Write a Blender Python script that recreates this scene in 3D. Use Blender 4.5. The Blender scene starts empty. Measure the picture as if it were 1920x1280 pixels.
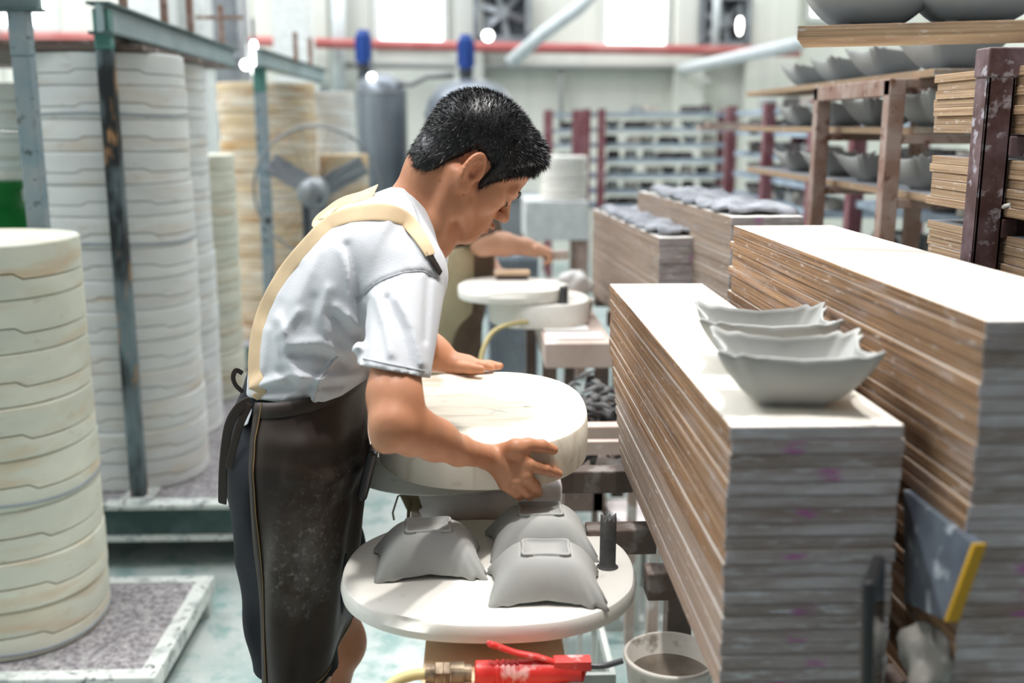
import bpy, math, random
import numpy as np
from mathutils import Vector, Matrix
random.seed(7)
# ------------------------------------------------------------------ camera, world, sun, exposure
CAM_H, PITCH, YAW, FPX = 1.43, math.radians(11.73), math.radians(1.9), 1950.0
scene = bpy.context.scene
col = scene.collection
cam_data = bpy.data.cameras.new('camera'); cam = bpy.data.objects.new('camera', cam_data); col.objects.link(cam)
cam_data.sensor_width = 36.0; cam_data.lens = 36.0 * FPX / 1920.0
cam.location = (0, 0, CAM_H); cam.rotation_euler = (math.pi / 2 - PITCH, 0, -YAW)
cam_data.dof.use_dof = True; cam_data.dof.focus_distance = 1.70; cam_data.dof.aperture_fstop = 2.4
cam_data.clip_start = 0.02; cam_data.clip_end = 200
scene.camera = cam
world = bpy.data.worlds.new('world'); scene.world = world; world.use_nodes = True
world.node_tree.nodes['Background'].inputs[0].default_value = (0.91, 0.96, 1.0, 1)
world.node_tree.nodes['Background'].inputs[1].default_value = 0.60
# the work lamps: strong spots high over the two benches, plus an added front spot
sun_data = bpy.data.lights.new('work_lamp', 'SPOT'); sun = bpy.data.objects.new('work_lamp', sun_data); col.objects.link(sun)
sun_data.energy = 580; sun_data.shadow_soft_size = 0.10; sun_data.color = (1.0, 0.98, 0.95); sun_data.spot_size = math.radians(40); sun_data.spot_blend = 0.7
sun.location = (1.25, 2.6, 5.2); _aim = Vector((0.16, 1.62, 0.9))
sun.rotation_euler = (sun.location - _aim).to_track_quat('Z', 'Y').to_euler()
lampf = sun.copy(); lampf.data = sun_data.copy(); lampf.data.name = 'fill_spot_front'; lampf.name = 'fill_spot_front'; lampf.data.energy = 500; lampf.location = (0.15, 1.25, 5.2)  # extra spot added so that each cast shadow loses only half the light
lampf.rotation_euler = (lampf.location - Vector((0.16, 1.62, 0.9))).to_track_quat('Z', 'Y').to_euler(); col.objects.link(lampf)
lamp2 = sun.copy(); lamp2.data = sun_data.copy(); lamp2.data.name = 'work_lamp_rear'; lamp2.name = 'work_lamp_rear'; lamp2.data.energy = 230; lamp2.location = (0.2, 4.0, 5.2); lamp2.rotation_euler = (0, 0, 0); col.objects.link(lamp2)
tub = bpy.data.lights.new('tube_lamp_bank', 'AREA'); tubo = bpy.data.objects.new('tube_lamp_bank', tub); col.objects.link(tubo); tub.shape = 'RECTANGLE'; tub.size = 1.7; tub.size_y = 1.7
tub.energy = 10; tub.color = (1.0, 0.985, 0.96); tub.spread = math.radians(100); tubo.location = (0.30, 1.65, 4.1)
# added area fills brightening the rear wall and left side; no roof openings built
for nm, loc, sx, sy, en in (('fill_light_rear', (0.5, 8.6, 6.6), 14, 3.0, 720), ('fill_light_left', (-4.2, 4.2, 6.4), 3.0, 6.0, 600)):
    ld = bpy.data.lights.new(nm, 'AREA'); lo_ = bpy.data.objects.new(nm, ld); col.objects.link(lo_); ld.shape = 'RECTANGLE'; ld.size = sx; ld.size_y = sy; ld.energy = en; ld.color = (0.93, 0.97, 1.0); lo_.location = loc
vs = scene.view_settings
vs.view_transform = 'Standard'; vs.look = 'None'; vs.exposure = 0.0; vs.gamma = 1.0; vs.use_curve_mapping = False
try:
    scene.cycles.max_bounces = 6; scene.cycles.diffuse_bounces = 4
    scene.cycles.sample_clamp_indirect = 6.0
except Exception: pass

# ------------------------------------------------------------------ pixel -> world helper (1920 x 1280 frame)
_F = Vector((math.sin(YAW) * math.cos(PITCH), math.cos(YAW) * math.cos(PITCH), -math.sin(PITCH)))
_R = Vector((math.cos(YAW), -math.sin(YAW), 0)); _U = _R.cross(_F)
CAM = Vector((0, 0, CAM_H))
def ray(px, py): return _F + _R * ((px - 960) / FPX) - _U * ((py - 640) / FPX)
def at(px, py, Y=None, z=None, X=None):
    d = ray(px, py)
    t = Y / d.y if Y is not None else ((z - CAM_H) / d.z if z is not None else X / d.x)
    return CAM + d * t

# ------------------------------------------------------------------ scene helpers
def link(o, parent=None):
    col.objects.link(o)
    if parent is not None:
        o.parent = parent
        o.matrix_parent_inverse = Matrix.Translation(-parent.location) if parent.type == 'EMPTY' or True else Matrix()
    return o
def tag(o, label=None, cat=None, group=None, kind=None):
    if label: o['label'] = label
    if cat: o['category'] = cat
    if group: o['group'] = group
    if kind: o['kind'] = kind
    return o
def thing(name, loc, label, cat, group=None):
    o = bpy.data.objects.new(name, None); o.location = Vector(loc); o.empty_display_size = 0.05
    col.objects.link(o); return tag(o, label, cat, group)
ORD = ['topmost', 'second', 'third', 'fourth', 'fifth', 'sixth', 'seventh', 'eighth', 'ninth', 'tenth', 'eleventh', 'twelfth', 'thirteenth',
       'fourteenth', 'fifteenth', 'sixteenth', 'seventeenth', 'eighteenth', 'nineteenth', 'twentieth', 'twenty-first', 'twenty-second',
       'twenty-third', 'twenty-fourth', 'twenty-fifth', 'twenty-sixth', 'twenty-seventh', 'twenty-eighth', 'twenty-ninth', 'thirtieth',
       'thirty-first', 'thirty-second', 'thirty-third', 'thirty-fourth', 'thirty-fifth']
def V(*a): return Vector(a)
class MB:
    """collects simple shapes into one mesh"""
    def __init__(s): s.v = []; s.f = []
    def add(s, vs_, fs):
        n = len(s.v); s.v += [tuple(v) for v in vs_]; s.f += [tuple(i + n for i in f) for f in fs]; return s
    def box(s, c, size, rz=0, rot=None):
        hx, hy, hz = (a / 2 for a in size); M = rot if rot is not None else Matrix.Rotation(rz, 3, 'Z'); c = Vector(c)
        vs_ = [c + M @ Vector((x, y, z)) for x in (-hx, hx) for y in (-hy, hy) for z in (-hz, hz)]
        return s.add(vs_, [(0, 1, 3, 2), (4, 6, 7, 5), (0, 4, 5, 1), (2, 3, 7, 6), (0, 2, 6, 4), (1, 5, 7, 3)])
    def box2(s, a, b):
        a, b = Vector(a), Vector(b); return s.box((a + b) / 2, [abs(x) for x in (b - a)])
    def tube(s, pts, r, n=10, caps=True, flat=None, up=None):
        pts = [Vector(p) for p in pts]; rs = r if hasattr(r, '__len__') else [r] * len(pts); m = len(pts); rings = []
        prev = None
        for i, p in enumerate(pts):
            t = (pts[min(i + 1, m - 1)] - pts[max(i - 1, 0)]).normalized()
            if prev is None:
                a = Vector(up) if up is not None else (Vector((0, 0, 1)) if abs(t.z) < 0.9 else Vector((1, 0, 0)))
            else: a = prev
            a = (a - t * a.dot(t)).normalized(); prev = a; b = t.cross(a)
            fx = flat if flat else 1.0
            rings.append([p + (a * math.cos(2 * math.pi * k / n) * fx + b * math.sin(2 * math.pi * k / n)) * rs[i] for k in range(n)])
        vs_ = [v for r_ in rings for v in r_]
        fs = [(i * n + k, i * n + (k + 1) % n, (i + 1) * n + (k + 1) % n, (i + 1) * n + k) for i in range(m - 1) for k in range(n)]
        if caps: fs += [tuple(reversed(range(n))), tuple((m - 1) * n + k for k in range(n))]
        return s.add(vs_, fs)
    def lathe(s, prof, c=(0, 0, 0), n=32, axis=None, cap=True, rad=None):
        """prof: list of (r, h); axis: 3x3 rotation; rad(theta): radius factor"""
        M = axis if axis is not None else Matrix.Identity(3); c = Vector(c); vs_ = []
        for (r, h) in prof:
            for k in range(n):
                th = 2 * math.pi * k / n; q = r * (rad(th) if rad else 1)
                vs_.append(c + M @ Vector((q * math.cos(th), q * math.sin(th), h)))
        m = len(prof)
        fs = [(i * n + k, i * n + (k + 1) % n, (i + 1) * n + (k + 1) % n, (i + 1) * n + k) for i in range(m - 1) for k in range(n)]
        if cap: fs += [tuple(reversed(range(n))), tuple((m - 1) * n + k for k in range(n))]
        return s.add(vs_, fs)
    def grid(s, rows, closed=False):
        nr, nc = len(rows), len(rows[0]); vs_ = [p for r in rows for p in r]
        fs = [(i * nc + j, i * nc + (j + 1) % nc, (i + 1) * nc + (j + 1) % nc, (i + 1) * nc + j) for i in range(nr - 1) for j in range(nc if closed else nc - 1)]
        return s.add(vs_, fs)
    def prism(s, pts, z0, z1):
        n = len(pts); vs_ = [(p[0], p[1], z0) for p in pts] + [(p[0], p[1], z1) for p in pts]
        return s.add(vs_, [tuple(reversed(range(n))), tuple(range(n, 2 * n))] + [(k, (k + 1) % n, n + (k + 1) % n, n + k) for k in range(n)])
    def mesh(s, name):
        me = bpy.data.meshes.new(name); me.from_pydata(s.v, [], s.f); me.validate(); me.update(); return me
    def build(s, name, mat, parent=None, smooth=False, bevel=0, seg=2, sub=0, solid=0, auto=None):
        me = s.mesh(name); o = bpy.data.objects.new(name, me); me.materials.append(mat)
        if smooth or auto is not None:
            me.polygons.foreach_set('use_smooth', [True] * len(me.polygons))
        link(o, parent)
        if solid:
            m = o.modifiers.new('solid', 'SOLIDIFY'); m.thickness = solid; m.offset = 0
        if bevel:
            m = o.modifiers.new('bevel', 'BEVEL'); m.width = bevel; m.segments = seg; m.limit_method = 'ANGLE'; m.angle_limit = math.radians(40)
        if sub:
            m = o.modifiers.new('sub', 'SUBSURF'); m.levels = sub; m.render_levels = sub
        if auto is not None:
            m = o.modifiers.new('esplit', 'EDGE_SPLIT'); m.split_angle = math.radians(auto)
        return o
def copy_tree(o, parent=None):
    c = o.copy(); col.objects.link(c)
    if parent is not None: c.parent = parent
    for ch in o.children: copy_tree(ch, c)
    return c

# ------------------------------------------------------------------ materials
def srgb(r, g, b):
    f = lambda c: (c / 255) / 12.92 if c / 255 <= 0.04045 else ((c / 255 + 0.055) / 1.055) ** 2.4
    return (f(r), f(g), f(b), 1)
class NT:
    def __init__(s, name):
        s.m = bpy.data.materials.new(name); s.m.use_nodes = True; s.t = s.m.node_tree; s.b = s.t.nodes['Principled BSDF']
    def n(s, kind, **kw):
        nd = s.t.nodes.new(kind)
        for k, v in kw.items():
            if hasattr(nd, k): setattr(nd, k, v)
            else: nd.inputs[k.replace('_', ' ')].default_value = v
        return nd
    def l(s, a, b): s.t.links.new(a, b)
    def coord(s, out='Object', scale=(1, 1, 1), loc=(0, 0, 0)):
        tc = s.n('ShaderNodeTexCoord'); mp = s.n('ShaderNodeMapping'); mp.inputs['Scale'].default_value = scale; mp.inputs['Location'].default_value = loc
        s.l(tc.outputs[out], mp.inputs['Vector']); return mp.outputs[0]
    def noise(s, vec, scale=5, detail=4, rough=0.55, dist=0):
        nd = s.n('ShaderNodeTexNoise'); nd.inputs['Scale'].default_value = scale; nd.inputs['Detail'].default_value = detail
        nd.inputs['Roughness'].default_value = rough; nd.inputs['Distortion'].default_value = dist; s.l(vec, nd.inputs['Vector']); return nd.outputs['Fac']
    def ramp(s, fac, stops):
        r = s.n('ShaderNodeValToRGB'); e = r.color_ramp.elements
        while len(e) < len(stops): e.new(0.5)
        for el, (p, c) in zip(e, stops): el.position = p; el.color = c if len(c) == 4 else (*c, 1)
        s.l(fac, r.inputs[0]); return r.outputs[0]
    def mask(s, fac, lo, hi):
        m = s.n('ShaderNodeMapRange'); m.inputs[1].default_value = lo; m.inputs[2].default_value = hi; m.clamp = True; s.l(fac, m.inputs[0]); return m.outputs[0]
    def mix(s, fac, a, b):
        m = s.n('ShaderNodeMix'); m.data_type = 'RGBA'
        for sock, val in ((m.inputs[0], fac), (m.inputs[6], a), (m.inputs[7], b)):
            if isinstance(val, (tuple, list)): sock.default_value = val if len(val) == 4 else (*val, 1)
            elif isinstance(val, (int, float)): sock.default_value = val
            else: s.l(val, sock)
        return m.outputs[2]
    def math(s, op, a, b=0.5):
        m = s.n('ShaderNodeMath'); m.operation = op
        for sock, val in ((m.inputs[0], a), (m.inputs[1], b)):
            if isinstance(val, (int, float)): sock.default_value = val
            else: s.l(val, sock)
        return m.outputs[0]
    def bump(s, h, strength=0.3, dist=0.002):
        b = s.n('ShaderNodeBump'); b.inputs['Strength'].default_value = strength; b.inputs['Distance'].default_value = dist
        s.l(h, b.inputs['Height']); s.l(b.outputs[0], s.b.inputs['Normal'])
    def color(s, c):
        if isinstance(c, tuple): s.b.inputs['Base Color'].default_value = c
        else: s.l(c, s.b.inputs['Base Color'])
    def done(s, rough=0.7, spec=0.3, metal=0):
        s.b.inputs['Roughness'].default_value = rough; s.b.inputs['Specular IOR Level'].default_value = spec; s.b.inputs['Metallic'].default_value = metal
        return s.m
def two_tone(name, c1, c2, scale=6, lo=0.4, hi=0.65, rough=0.7, spec=0.3, metal=0, bump=0.0, stretch=(1, 1, 1), detail=5, coord='Object', c3=None, s3=30):
    t = NT(name); v = t.coord(coord, stretch); n = t.noise(v, scale, detail); c = t.mix(t.mask(n, lo, hi), c1, c2)
    if c3: c = t.mix(t.mask(t.noise(v, s3, 3), 0.58, 0.68), c, c3)
    t.color(c)
    if bump: t.bump(t.noise(v, scale * 5, 4), bump, 0.003)
    return t.done(rough, spec, metal)
def plain(name, c, rough=0.6, spec=0.3, metal=0, emit=0):
    t = NT(name); v = t.coord('Object'); n = t.noise(v, 18, 3)
    k = tuple(min(1, x * 0.82) for x in c[:3]) + (1,); t.color(t.mix(t.mask(n, 0.3, 0.7), k, c))
    if emit:
        t.b.inputs['Emission Color'].default_value = c; t.b.inputs['Emission Strength'].default_value = emit
    return t.done(rough, spec, metal)
def board_material(name, side1, side2, end1, end2, top, dusty=0.5, pink=True):
    """plywood ware board: laminated sides, dusty end grain, pale worn top; faces told apart by their own normal"""
    t = NT(name); tc = t.n('ShaderNodeTexCoord'); info = t.n('ShaderNodeObjectInfo'); rnd = info.outputs['Random']
    sep = t.n('ShaderNodeSeparateXYZ'); t.l(tc.outputs['Normal'], sep.inputs[0])
    pos = t.n('ShaderNodeSeparateXYZ'); t.l(tc.outputs['Object'], pos.inputs[0])
    ax, ay, az = (t.math('ABSOLUTE', sep.outputs[i]) for i in range(3))
    off = t.n('ShaderNodeCombineXYZ'); t.l(t.math('MULTIPLY', rnd, 37.0), off.inputs[0]); t.l(t.math('MULTIPLY', rnd, 17.0), off.inputs[1])
    vec = t.n('ShaderNodeVectorMath'); vec.operation = 'ADD'; t.l(tc.outputs['Object'], vec.inputs[0]); t.l(off.outputs[0], vec.inputs[1])
    def mapped(sc):
        mp = t.n('ShaderNodeMapping'); mp.inputs['Scale'].default_value = sc; t.l(vec.outputs[0], mp.inputs[0]); return mp.outputs[0]
    ply = t.noise(mapped((3, 3, 520)), 1.0, 3, 0.6)                       # plies and saw lines along the board
    blot = t.noise(mapped((9, 9, 60)), 1.0, 5)
    dust = t.noise(mapped((30, 30, 160)), 1.0, 6, 0.65)
    side = t.mix(t.mask(ply, 0.40, 0.60), side1, side2)
    side = t.mix(t.math('MULTIPLY', t.mask(rnd, 0.0, 1.0), 0.45), side, tuple(x * 0.55 for x in side1[:3]) + (1,))
    side = t.mix(t.math('MULTIPLY', t.mask(blot, 0.5, 0.72), 0.55), side, end2)
    side = t.mix(t.math('MULTIPLY', t.mask(dust, 0.60, 0.70), dusty), side, (0.75, 0.72, 0.70, 1))
    end = t.mix(t.mask(blot, 0.35, 0.65), end1, end2)
    r2 = t.math('FRACT', t.math('MULTIPLY', rnd, 13.7))
    end = t.mix(t.math('MULTIPLY', t.mask(r2, 0.3, 1.0), 0.6), end, tuple(x * 0.45 for x in side1[:3]) + (1,))
    end = t.mix(t.math('MULTIPLY', t.mask(ply, 0.5, 0.68), 0.5), end, tuple(x * 0.5 for x in end1[:3]) + (1,))
    end = t.mix(t.math('MULTIPLY', t.mask(dust, 0.52, 0.66), dusty * 1.3), end, (0.62, 0.62, 0.66, 1))
    if pink:
        px = t.math('ABSOLUTE', t.math('SUBTRACT', pos.outputs[0], t.math('MULTIPLY', t.math('SUBTRACT', rnd, 0.6), 0.05)))
        pm = t.math('MULTIPLY', t.mask(px, 0.018, 0.004), t.math('MULTIPLY', t.mask(dust, 0.46, 0.56), t.math('GREATER_THAN', t.math('FRACT', t.math('MULTIPLY', rnd, 7.3)), 0.45)))
        end = t.mix(t.math('MULTIPLY', pm, 0.8), end, srgb(170, 85, 155))
    tn = t.noise(mapped((6, 1.6, 1)), 1.6, 6, 0.6)
    topc = t.mix(t.mask(tn, 0.35, 0.7), top, tuple(x * 0.86 for x in top[:3]) + (1,))
    c = t.mix(t.math('GREATER_THAN', ay, 0.6), side, end)
    c = t.mix(t.math('GREATER_THAN', sep.outputs[2], 0.92), c, topc)
    t.color(c); t.bump(ply, 0.35, 0.0015)
    return t.done(0.78, 0.2)
def plaster_material(name, base, base2, stain, amount=0.5, streak=(2.6, 2.6, 13)):
    t = NT(name); tc = t.n('ShaderNodeTexCoord'); info = t.n('ShaderNodeObjectInfo'); geo = t.n('ShaderNodeNewGeometry')
    off = t.n('ShaderNodeCombineXYZ'); t.l(t.math('MULTIPLY', info.outputs['Random'], 31.0), off.inputs[0])
    vec = t.n('ShaderNodeVectorMath'); vec.operation = 'ADD'; t.l(geo.outputs['Position'], vec.inputs[0]); t.l(off.outputs[0], vec.inputs[1])
    def mapped(sc):
        mp = t.n('ShaderNodeMapping'); mp.inputs['Scale'].default_value = sc; t.l(vec.outputs[0], mp.inputs[0]); return mp.outputs[0]
    n1 = t.noise(mapped((3, 3, 6)), 1.0, 4); n2 = t.noise(mapped(streak), 1.0, 5, 0.6, 0.4); n3 = t.noise(mapped((20, 20, 40)), 1.0, 5)
    c = t.mix(t.mask(n1, 0.35, 0.65), base, base2)
    c = t.mix(t.math('MULTIPLY', t.mask(n2, 0.5, 0.74), amount), c, stain)
    c = t.mix(t.math('MULTIPLY', t.mask(n3, 0.62, 0.74), 0.35), c, tuple(x * 0.55 for x in stain[:3]) + (1,))
    t.color(c); t.bump(n3, 0.15, 0.003)
    return t.done(0.8, 0.2)
M = {}
M['board'] = board_material('board_plywood', srgb(168, 132, 100), srgb(96, 72, 54), srgb(196, 190, 194), srgb(152, 138, 134), srgb(243, 236, 224))
M['board_grey'] = board_material('board_plywood_grey', srgb(178, 158, 142), srgb(134, 114, 100), srgb(186, 178, 178), srgb(150, 138, 134), srgb(236, 232, 226), 0.7)
M['board_light'] = board_material('board_plywood_light', srgb(196, 168, 138), srgb(146, 116, 90), srgb(200, 184, 166), srgb(160, 140, 124), srgb(150, 152, 158), 0.7, False)
M['plaster'] = plaster_material('plaster_cream', srgb(226, 225, 209), srgb(206, 208, 194), srgb(204, 172, 134), 0.7)
M['plaster_white'] = plaster_material('plaster_white', srgb(235, 236, 234), srgb(220, 222, 222), srgb(208, 182, 150), 0.55)
M['plaster_tan'] = plaster_material('plaster_tan', srgb(214, 188, 150), srgb(226, 216, 200), srgb(178, 128, 74), 0.9)
M['plaster_clean'] = plaster_material('plaster_clean', srgb(240, 237, 230), srgb(230, 226, 218), srgb(206, 188, 160), 0.35)
M['plaster_wood'] = plaster_material('plaster_streaked', srgb(240, 234, 220), srgb(230, 222, 204), srgb(186, 158, 122), 0.8, (3.0, 26.0, 6.0))
M['clay'] = two_tone('wet_grey_clay', srgb(168, 168, 165), srgb(158, 158, 155), 8, rough=0.55, spec=0.35)
M['clay_dark'] = two_tone('dark_clay', srgb(96, 94, 93), srgb(70, 69, 70), 20, rough=0.7, bump=0.4)
M['clay_leaf'] = two_tone('drying_clay_sheet', srgb(158, 160, 166), srgb(118, 120, 128), 16, rough=0.6, bump=0.6)
M['post_teal'] = two_tone('chipped_teal_steel', srgb(128, 150, 160), srgb(150, 160, 165), 14, 0.35, 0.6, rough=0.55, c3=srgb(60, 66, 66), s3=24, bump=0.3)
M['post_black'] = two_tone('chipped_black_teal_steel', srgb(120, 136, 142), srgb(44, 46, 48), 9, 0.42, 0.58, rough=0.55, c3=srgb(170, 130, 90), s3=20, bump=0.3, stretch=(1, 1, 0.35))
M['beam_pale'] = two_tone('pale_blue_grey_beam', srgb(168, 186, 190), srgb(150, 168, 172), 5, rough=0.5)
M['beam_green'] = two_tone('dark_green_flange', srgb(70, 92, 90), srgb(96, 118, 116), 8, rough=0.5)
M['frame_white'] = two_tone('scuffed_white_frame', srgb(214, 218, 214), srgb(150, 158, 156), 16, 0.5, 0.7, rough=0.6, c3=srgb(80, 84, 84), s3=34)
M['terrazzo'] = two_tone('grey_speckled_slab', srgb(164, 160, 162), srgb(120, 116, 120), 60, 0.42, 0.58, rough=0.8, c3=srgb(204, 200, 200), s3=90)
M['rust_rack'] = two_tone('rust_brown_rack', srgb(116, 84, 80), srgb(150, 122, 116), 14, 0.4, 0.62, rough=0.55, c3=srgb(186, 172, 172), s3=42, bump=0.3)
M['rust_dark'] = two_tone('dark_purple_brown_rack', srgb(84, 62, 62), srgb(120, 100, 106), 16, 0.42, 0.62, rough=0.45, c3=srgb(170, 166, 176), s3=46, bump=0.25)
M['rust_pale'] = two_tone('dusty_brown_rack', srgb(150, 118, 104), srgb(176, 154, 144), 14, 0.4, 0.62, rough=0.6, c3=srgb(120, 84, 70), s3=36, bump=0.25)
M['rack_red'] = two_tone('red_brown_rack', srgb(124, 72, 78), srgb(150, 108, 112), 9, rough=0.6)
M['shelf_blue'] = two_tone('blue_grey_shelf', srgb(170, 184, 198), srgb(140, 152, 166), 7, rough=0.55)
M['wood'] = two_tone('worn_bench_wood', srgb(228, 198, 166), srgb(204, 162, 126), 5, 0.4, 0.66, rough=0.7, stretch=(1, 0.25, 1), c3=srgb(228, 222, 216), s3=7, bump=0.3)
M['wood_pale'] = two_tone('dusty_pale_wood', srgb(196, 178, 168), srgb(170, 146, 134), 5, 0.4, 0.66, rough=0.75, stretch=(1, 0.3, 1), c3=srgb(222, 220, 216), s3=9)
M['wood_dark'] = two_tone('dark_stained_wood', srgb(98, 84, 78), srgb(122, 106, 98), 7, 0.4, 0.66, rough=0.7, c3=srgb(150, 142, 136), s3=16)
M['cloth_grey'] = two_tone('grey_wrapping_cloth', srgb(234, 226, 226), srgb(214, 206, 206), 10, rough=0.85, bump=0.3)
M['cloth_white'] = two_tone('white_crumpled_cloth', srgb(236, 236, 234), srgb(220, 220, 218), 10, rough=0.9)
M['string'] = plain('brown_string', srgb(120, 104, 84), 0.9)
M['red_plastic'] = two_tone('red_plastic_dusty', srgb(206, 44, 40), srgb(214, 60, 54), 30, rough=0.4, spec=0.4, c3=srgb(226, 170, 166), s3=36)
M['brass'] = two_tone('corroded_brass_fitting', srgb(150, 134, 112), srgb(92, 76, 62), 40, rough=0.5, metal=0.5)
M['hose'] = plain('yellow_hose', srgb(214, 196, 140), 0.4)
M['steel_dark'] = plain('dark_steel', srgb(84, 84, 86), 0.4, 0.5, 0.4)
M['steel'] = two_tone('grey_steel', srgb(150, 154, 158), srgb(120, 124, 130), 6, rough=0.4, metal=0.3)
M['tank'] = two_tone('grey_tank_steel', srgb(128, 134, 142), srgb(112, 118, 126), 2, rough=0.32, spec=0.6, metal=0.4)
M['blue'] = plain('blue_motor_paint', srgb(52, 84, 160), 0.4)
M['green'] = plain('green_plastic', srgb(24, 140, 62), 0.4)
M['white_paint'] = plain('white_paint', srgb(226, 228, 226), 0.5)
M['bucket'] = two_tone('ivory_plastic', srgb(222, 216, 206), srgb(200, 192, 182), 12, rough=0.35, spec=0.5, c3=srgb(150, 140, 128), s3=22)
M['mud'] = two_tone('muddy_water', srgb(128, 116, 104), srgb(96, 86, 76), 14, rough=0.08, spec=0.6)
M['black'] = plain('black_plastic', srgb(24, 24, 26), 0.3, 0.5)
M['phone_glass'] = plain('dark_phone_glass', srgb(60, 60, 64), 0.08, 0.6)
M['yellow'] = plain('yellow_painted_edge', srgb(196, 152, 40), 0.5)
M['slate'] = two_tone('blue_grey_stained_board', srgb(98, 106, 116), srgb(72, 78, 88), 14, rough=0.35, spec=0.5, c3=srgb(176, 184, 190), s3=22)
M['crate'] = plain('white_crate_plastic', srgb(214, 218, 214), 0.5)
M['bag'] = two_tone('grey_plastic_bag', srgb(140, 136, 130), srgb(112, 108, 104), 10, rough=0.35, spec=0.5)
M['red_pipe'] = two_tone('red_pipe', srgb(176, 96, 94), srgb(196, 130, 126), 3, rough=0.5)
M['pipe_white'] = plain('white_pipe', srgb(214, 220, 222), 0.4)
M['pipe_grey'] = plain('grey_conduit', srgb(150, 152, 150), 0.5)
M['frame_dark'] = plain('dark_fan_steel', srgb(74, 78, 84), 0.5)
# ------------------------------------------------------------------ the building
def floor_material():
    t = NT('worn_green_white_floor'); v = t.coord('Object')
    n1 = t.noise(v, 2.2, 6, 0.6); n2 = t.noise(v, 9, 6, 0.65); n3 = t.noise(v, 60, 3)
    c = t.mix(t.mask(n1, 0.45, 0.60), srgb(184, 192, 189), srgb(156, 172, 169))
    c = t.mix(t.math('MULTIPLY', t.mask(n2, 0.5, 0.62), 0.75), c, srgb(114, 150, 147))
    c = t.mix(t.math('MULTIPLY', t.mask(n3, 0.5, 0.7), 0.4), c, srgb(196, 200, 196))
    t.color(c); t.bump(n2, 0.15, 0.004); return t.done(0.42, 0.4)
def wall_material():
    t = NT('painted_hall_wall'); n = t.noise(t.coord('Object', (1, 1, 0.25)), 0.9, 5); n2 = t.noise(t.coord('Object', (6, 6, 0.1)), 1.0, 3)
    c = t.mix(t.mask(n, 0.4, 0.7), srgb(222, 222, 212), srgb(200, 202, 196)); c = t.mix(t.math('MULTIPLY', t.mask(n2, 0.5, 0.7), 0.35), c, srgb(190, 194, 188)); t.color(c); return t.done(0.8, 0.2)
M['floor'] = floor_material(); M['wall'] = wall_material()
tag(MB().box((0, 5, -0.05), (26, 18, 0.1)).build('floor', M['floor']), kind='structure')
WY = 11.0
tag(MB().box((0, WY + 0.12, 3.0), (26, 0.2, 6.2)).build('wall_back', M['wall']), kind='structure')
tag(MB().box((-8.1, 5, 3.0), (0.2, 12.2, 6.2)).build('wall_left', M['wall']), kind='structure')
M['wall_dull'] = two_tone('dull_grey_wall', srgb(128, 130, 130), srgb(112, 114, 114), 1.5, rough=.9)
tag(MB().box((0, -1.7, 3.0), (16.2, 0.2, 6.2)).build('shade_wall_front', M['wall_dull']), kind='structure')  # unseen dark wall added behind the camera to cut ambient light
tag(MB().box((5.2, 4.7, 3.0), (0.2, 12.8, 6.2)).build('shade_wall_right', M['wall']), kind='structure')  # added together with the front wall to cut ambient light
M['pane'] = plain('bright_daylight_pane', (1, 1, 1, 1), 0.3, emit=3.2)
def window(n, x0, x1, y0, y1):
    a, b = at(x0, y1, Y=WY), at(x1, y0, Y=WY)
    o = MB(); w = 0.05
    o.box2((a.x - w, WY - 0.03, a.z - w), (b.x + w, WY + 0.02, a.z)).box2((a.x - w, WY - 0.03, b.z), (b.x + w, WY + 0.02, b.z + w))
    o.box2((a.x - w, WY - 0.03, a.z), (a.x, WY + 0.02, b.z)).box2((b.x, WY - 0.03, a.z), (b.x + w, WY + 0.02, b.z))
    f = tag(o.build('window_%d' % n, M['white_paint']), kind='structure')
    MB().box2((a.x, WY - 0.004, a.z), (b.x, WY + 0.016, b.z)).build('pane', M['pane'], f)
window(1, 713, 828, -120, 80); window(2, 1136, 1252, -120, 86); window(3, -60, 88, -120, 48)
window(4, 1520, 1570, -60, 30)
# wall pipes, conduits, pilasters
def wall_tube(name, pts, r, mat, label, cat, n=10):
    return tag(MB().tube(pts, r, n).build(name, mat, smooth=True), label, cat)
def wp(px, py, off=0.12): return at(px, py, Y=WY - off)
wall_tube('red_pipe', [wp(-60, 68, .36), wp(300, 72, .36), wp(640, 82, .36), wp(1000, 90, .36), wp(1500, 97, .36)], 0.05, M['red_pipe'], 'long faded red pipe running along the back wall', 'pipe')
wall_tube('grey_conduit', [wp(640, 122), wp(960, 125), wp(1278, 128)], 0.03, M['pipe_grey'], 'grey conduit along the back wall below the red pipe', 'conduit')
wall_tube('vertical_conduit', [wp(1052, 128, .1), wp(1052, 250, .1)], 0.025, M['pipe_grey'], 'vertical grey conduit on back wall under right window', 'conduit')
wall_tube('white_downpipe', [wp(634, -60, .2), wp(634, 190, .2)], 0.07, M['pipe_white'], 'white vertical downpipe left of the bright window', 'pipe')
wall_tube('slanting_pipe', [at(1130, -30, Y=9.6), at(1085, 15, Y=9.6), at(1020, 62, Y=9.7), at(955, 118, Y=9.8)], 0.06, M['pipe_white'], 'white pipe slanting down between the two bright windows', 'pipe')
wall_tube('slanting_pipe', [at(1275, 131, Y=10.98), at(1290, 128, Y=10.4), at(1400, 103, Y=9.4), at(1500, 82, Y=8.6)], 0.055, M['pipe_white'], 'white pipe slanting up behind the right racks', 'pipe')
wall_tube('fan_stay_pipe', [wp(1347, -60, .35), wp(1340, 95, .35)], 0.04, M['pipe_white'], 'thin white vertical pipe crossing the right exhaust fan', 'pipe')
wall_tube('light_tube', [wp(1290, 153, .1), wp(1330, 152, .1)], 0.04, M['white_paint'], 'short white light fitting on wall above the racks', 'light')
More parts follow.
